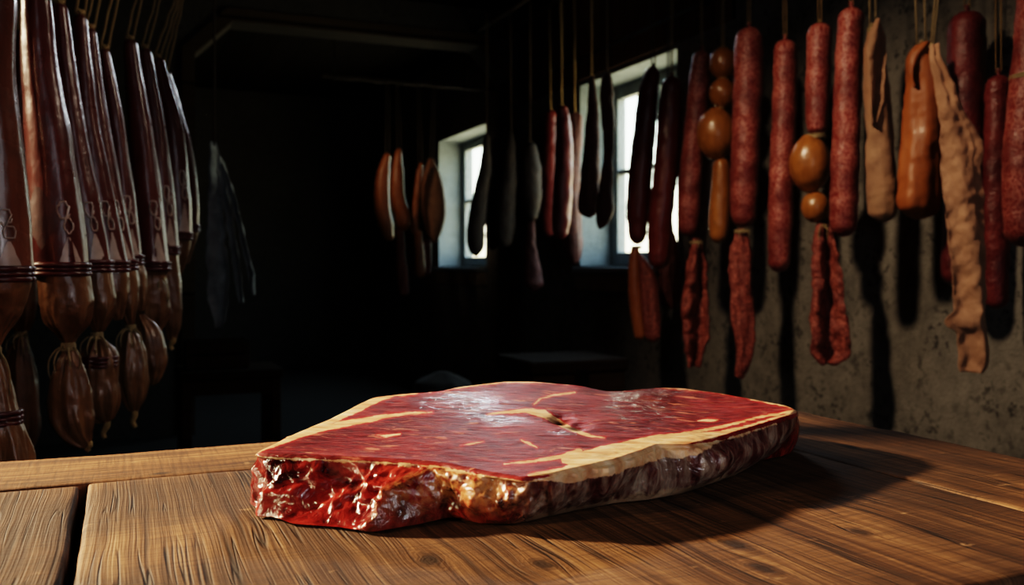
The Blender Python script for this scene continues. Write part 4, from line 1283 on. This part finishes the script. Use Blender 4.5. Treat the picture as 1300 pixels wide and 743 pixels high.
# smooth normals of the whole slab, so that the pieces shade as one surface
G = SV.reshape(NROW, NS, 3)
du = np.roll(G, -1, 1) - np.roll(G, 1, 1); dv = np.gradient(G, axis=0)
NN = np.cross(dv, du); NN /= np.linalg.norm(NN, axis=2)[..., None] + 1e-12
NN[:3] = [0, 0, 1]
if NN[NR // 2, :, 2].mean() < 0: NN = -NN
NNf = NN.reshape(-1, 3)


def steak_part(name, mask, label=None):
    fs = fc_idx[mask]
    used = np.unique(fs); remap = np.full(len(SV), -1); remap[used] = np.arange(len(used))
    V = SV[used]; Fc = remap[fs]
    o = mobj(name, V, Fc.tolist(), M['steak'], SROOT)
    me = o.data
    for an, arr in (('fat', fat), ('side', side), ('rind', rind), ('crumb', crumb), ('vpos', vcoord), ('pit', pitv), ('wet', wet)):
        a = me.attributes.new(an, 'FLOAT', 'POINT'); a.data.foreach_set('value', arr.reshape(-1)[used].astype(np.float32))
    if len(me.vertices) == len(used):
        me.normals_split_custom_set_from_vertices(NNf[used].tolist())
    if label: o['label'] = label
    return o


steak_part('lean_meat', mainF)
steak_part('fat_rim', rimL, 'cream fat along the far left rim')
steak_part('fat_seam', vein, 'pale fat seam curling in the middle')
steak_part('fat_cap', capR, 'thick cream fat along the right front edge')
steak_part('rind', rindF, 'greyish wrinkled rind on the right front side')

# ---------------------------------------------------------------- light
w = bpy.data.worlds.new('sky'); sc.world = w; w.use_nodes = True
nt = w.node_tree; nt.nodes.clear()
ow = nt.nodes.new('ShaderNodeOutputWorld'); bg = nt.nodes.new('ShaderNodeBackground')
tc = nt.nodes.new('ShaderNodeTexCoord'); spx = nt.nodes.new('ShaderNodeSeparateXYZ'); rp = nt.nodes.new('ShaderNodeValToRGB')
nt.links.new(tc.outputs['Generated'], spx.inputs[0]); nt.links.new(spx.outputs[2], rp.inputs[0])
el = rp.color_ramp.elements
el[0].position = 0.0; el[0].color = (.95, .80, .50, 1); el[1].position = .12; el[1].color = (.90, 1.0, .86, 1)
e = el.new(.06); e.color = (.95, .92, .70, 1); e = el.new(.5); e.color = (.62, .82, 1.0, 1)
nt.links.new(rp.outputs[0], bg.inputs[0]); bg.inputs[1].default_value = 8.0
nt.links.new(bg.outputs[0], ow.inputs[0])


def cam_pt(X, Y, z): return Vector((CS * X + SN * Y, -SN * X + CS * Y, z))


def lamp(name, typ, loc, target=None, energy=10, color=(1, 1, 1), **kw):
    d = bpy.data.lights.new(name, typ); d.energy = energy; d.color = color
    for k, v in kw.items(): setattr(d, k, v)
    o = bpy.data.objects.new(name, d); COL.objects.link(o); o.location = loc
    if target is not None:
        o.rotation_euler = (Vector(target) - Vector(loc)).to_track_quat('-Z', 'Y').to_euler()
    return o


for k, (a, b) in enumerate((W1, W2)):
    p = lamp('window_portal_%d' % (k + 1), 'AREA', (RX + .31, (a + b) / 2, 1.475), (0, (a + b) / 2, 1.475), 1, shape='RECTANGLE', size=b - a, size_y=1.05)
    p.data.cycles.is_portal = True
WARM = (1.0, .77, .50)
steak_c = cam_pt(0.05, .85, .78)
lamp('key_lamp', 'SPOT', cam_pt(-2.3, 1.42, 1.80), steak_c, 1120, WARM, spot_size=math.radians(30), spot_blend=.85, shadow_soft_size=.07)
lamp('front_fill', 'SPOT', cam_pt(-1.25, -.05, 1.15), cam_pt(-.08, .72, .77), 45, WARM, spot_size=math.radians(30), spot_blend=.9, shadow_soft_size=.06)  # added fill to brighten the steak's front face, not a fixture of the room
lamp('rind_fill', 'AREA', cam_pt(.75, -.1, 1.12), cam_pt(.15, .8, .78), 2.4, (.95, .95, 1.0), size=.16)  # added soft cool fill for the dim rind side
lamp('wall_lamp', 'SPOT', cam_pt(-.42, 1.85, 2.50), cam_pt(1.05, 2.95, .62), 150, (1.0, .76, .53), spot_size=math.radians(66), spot_blend=1.0, shadow_soft_size=.08)
lamp('left_fill', 'SPOT', cam_pt(.55, 1.75, 2.1), cam_pt(-.75, 1.7, .9), 22, (1.0, .84, .68), spot_size=math.radians(52), spot_blend=.9, shadow_soft_size=.12)  # added light to bring up highlights on the left meat rolls
lamp('far_fill', 'SPOT', (.85, 5.2, 1.95), (1.9, 6.0, 1.55), 14, (1.0, .72, .45), spot_size=math.radians(38), spot_blend=.9, shadow_soft_size=.06)  # added warm spot so the distant cluster is lit orange from its left
lamp('back_glare', 'AREA', cam_pt(.0, 5.15, 2.52), cam_pt(0.02, .95, .8), 2.4, (.88, .95, 1.0), shape='RECTANGLE', size=.7, size_y=.12, spread=math.radians(50))  # unseen light above the frame, added for wet glare on the steak top
lamp('room_fill', 'AREA', cam_pt(.9, -.9, 1.9), cam_pt(.1, 1.2, .8), 4, (.85, .92, 1.0), size=.8)  # added weak cool fill from behind the camera, no lamp of the room

# ---------------------------------------------------------------- camera
cam = bpy.data.cameras.new('camera'); co = bpy.data.objects.new('camera', cam); COL.objects.link(co)
co.location = (0, 0, CAMZ); co.rotation_euler = (PI / 2, 0, -math.atan2(SN, CS))
cam.sensor_width = 36; cam.lens = F / 1300 * 36; cam.shift_y = -(371.5 - HY) / 1300
cam.clip_start = .05
cam.dof.use_dof = True; cam.dof.focus_distance = .82; cam.dof.aperture_fstop = 8.0
sc.camera = co
sc.view_settings.view_transform = 'Filmic'
sc.view_settings.look = 'High Contrast'
sc.view_settings.exposure = 0.0
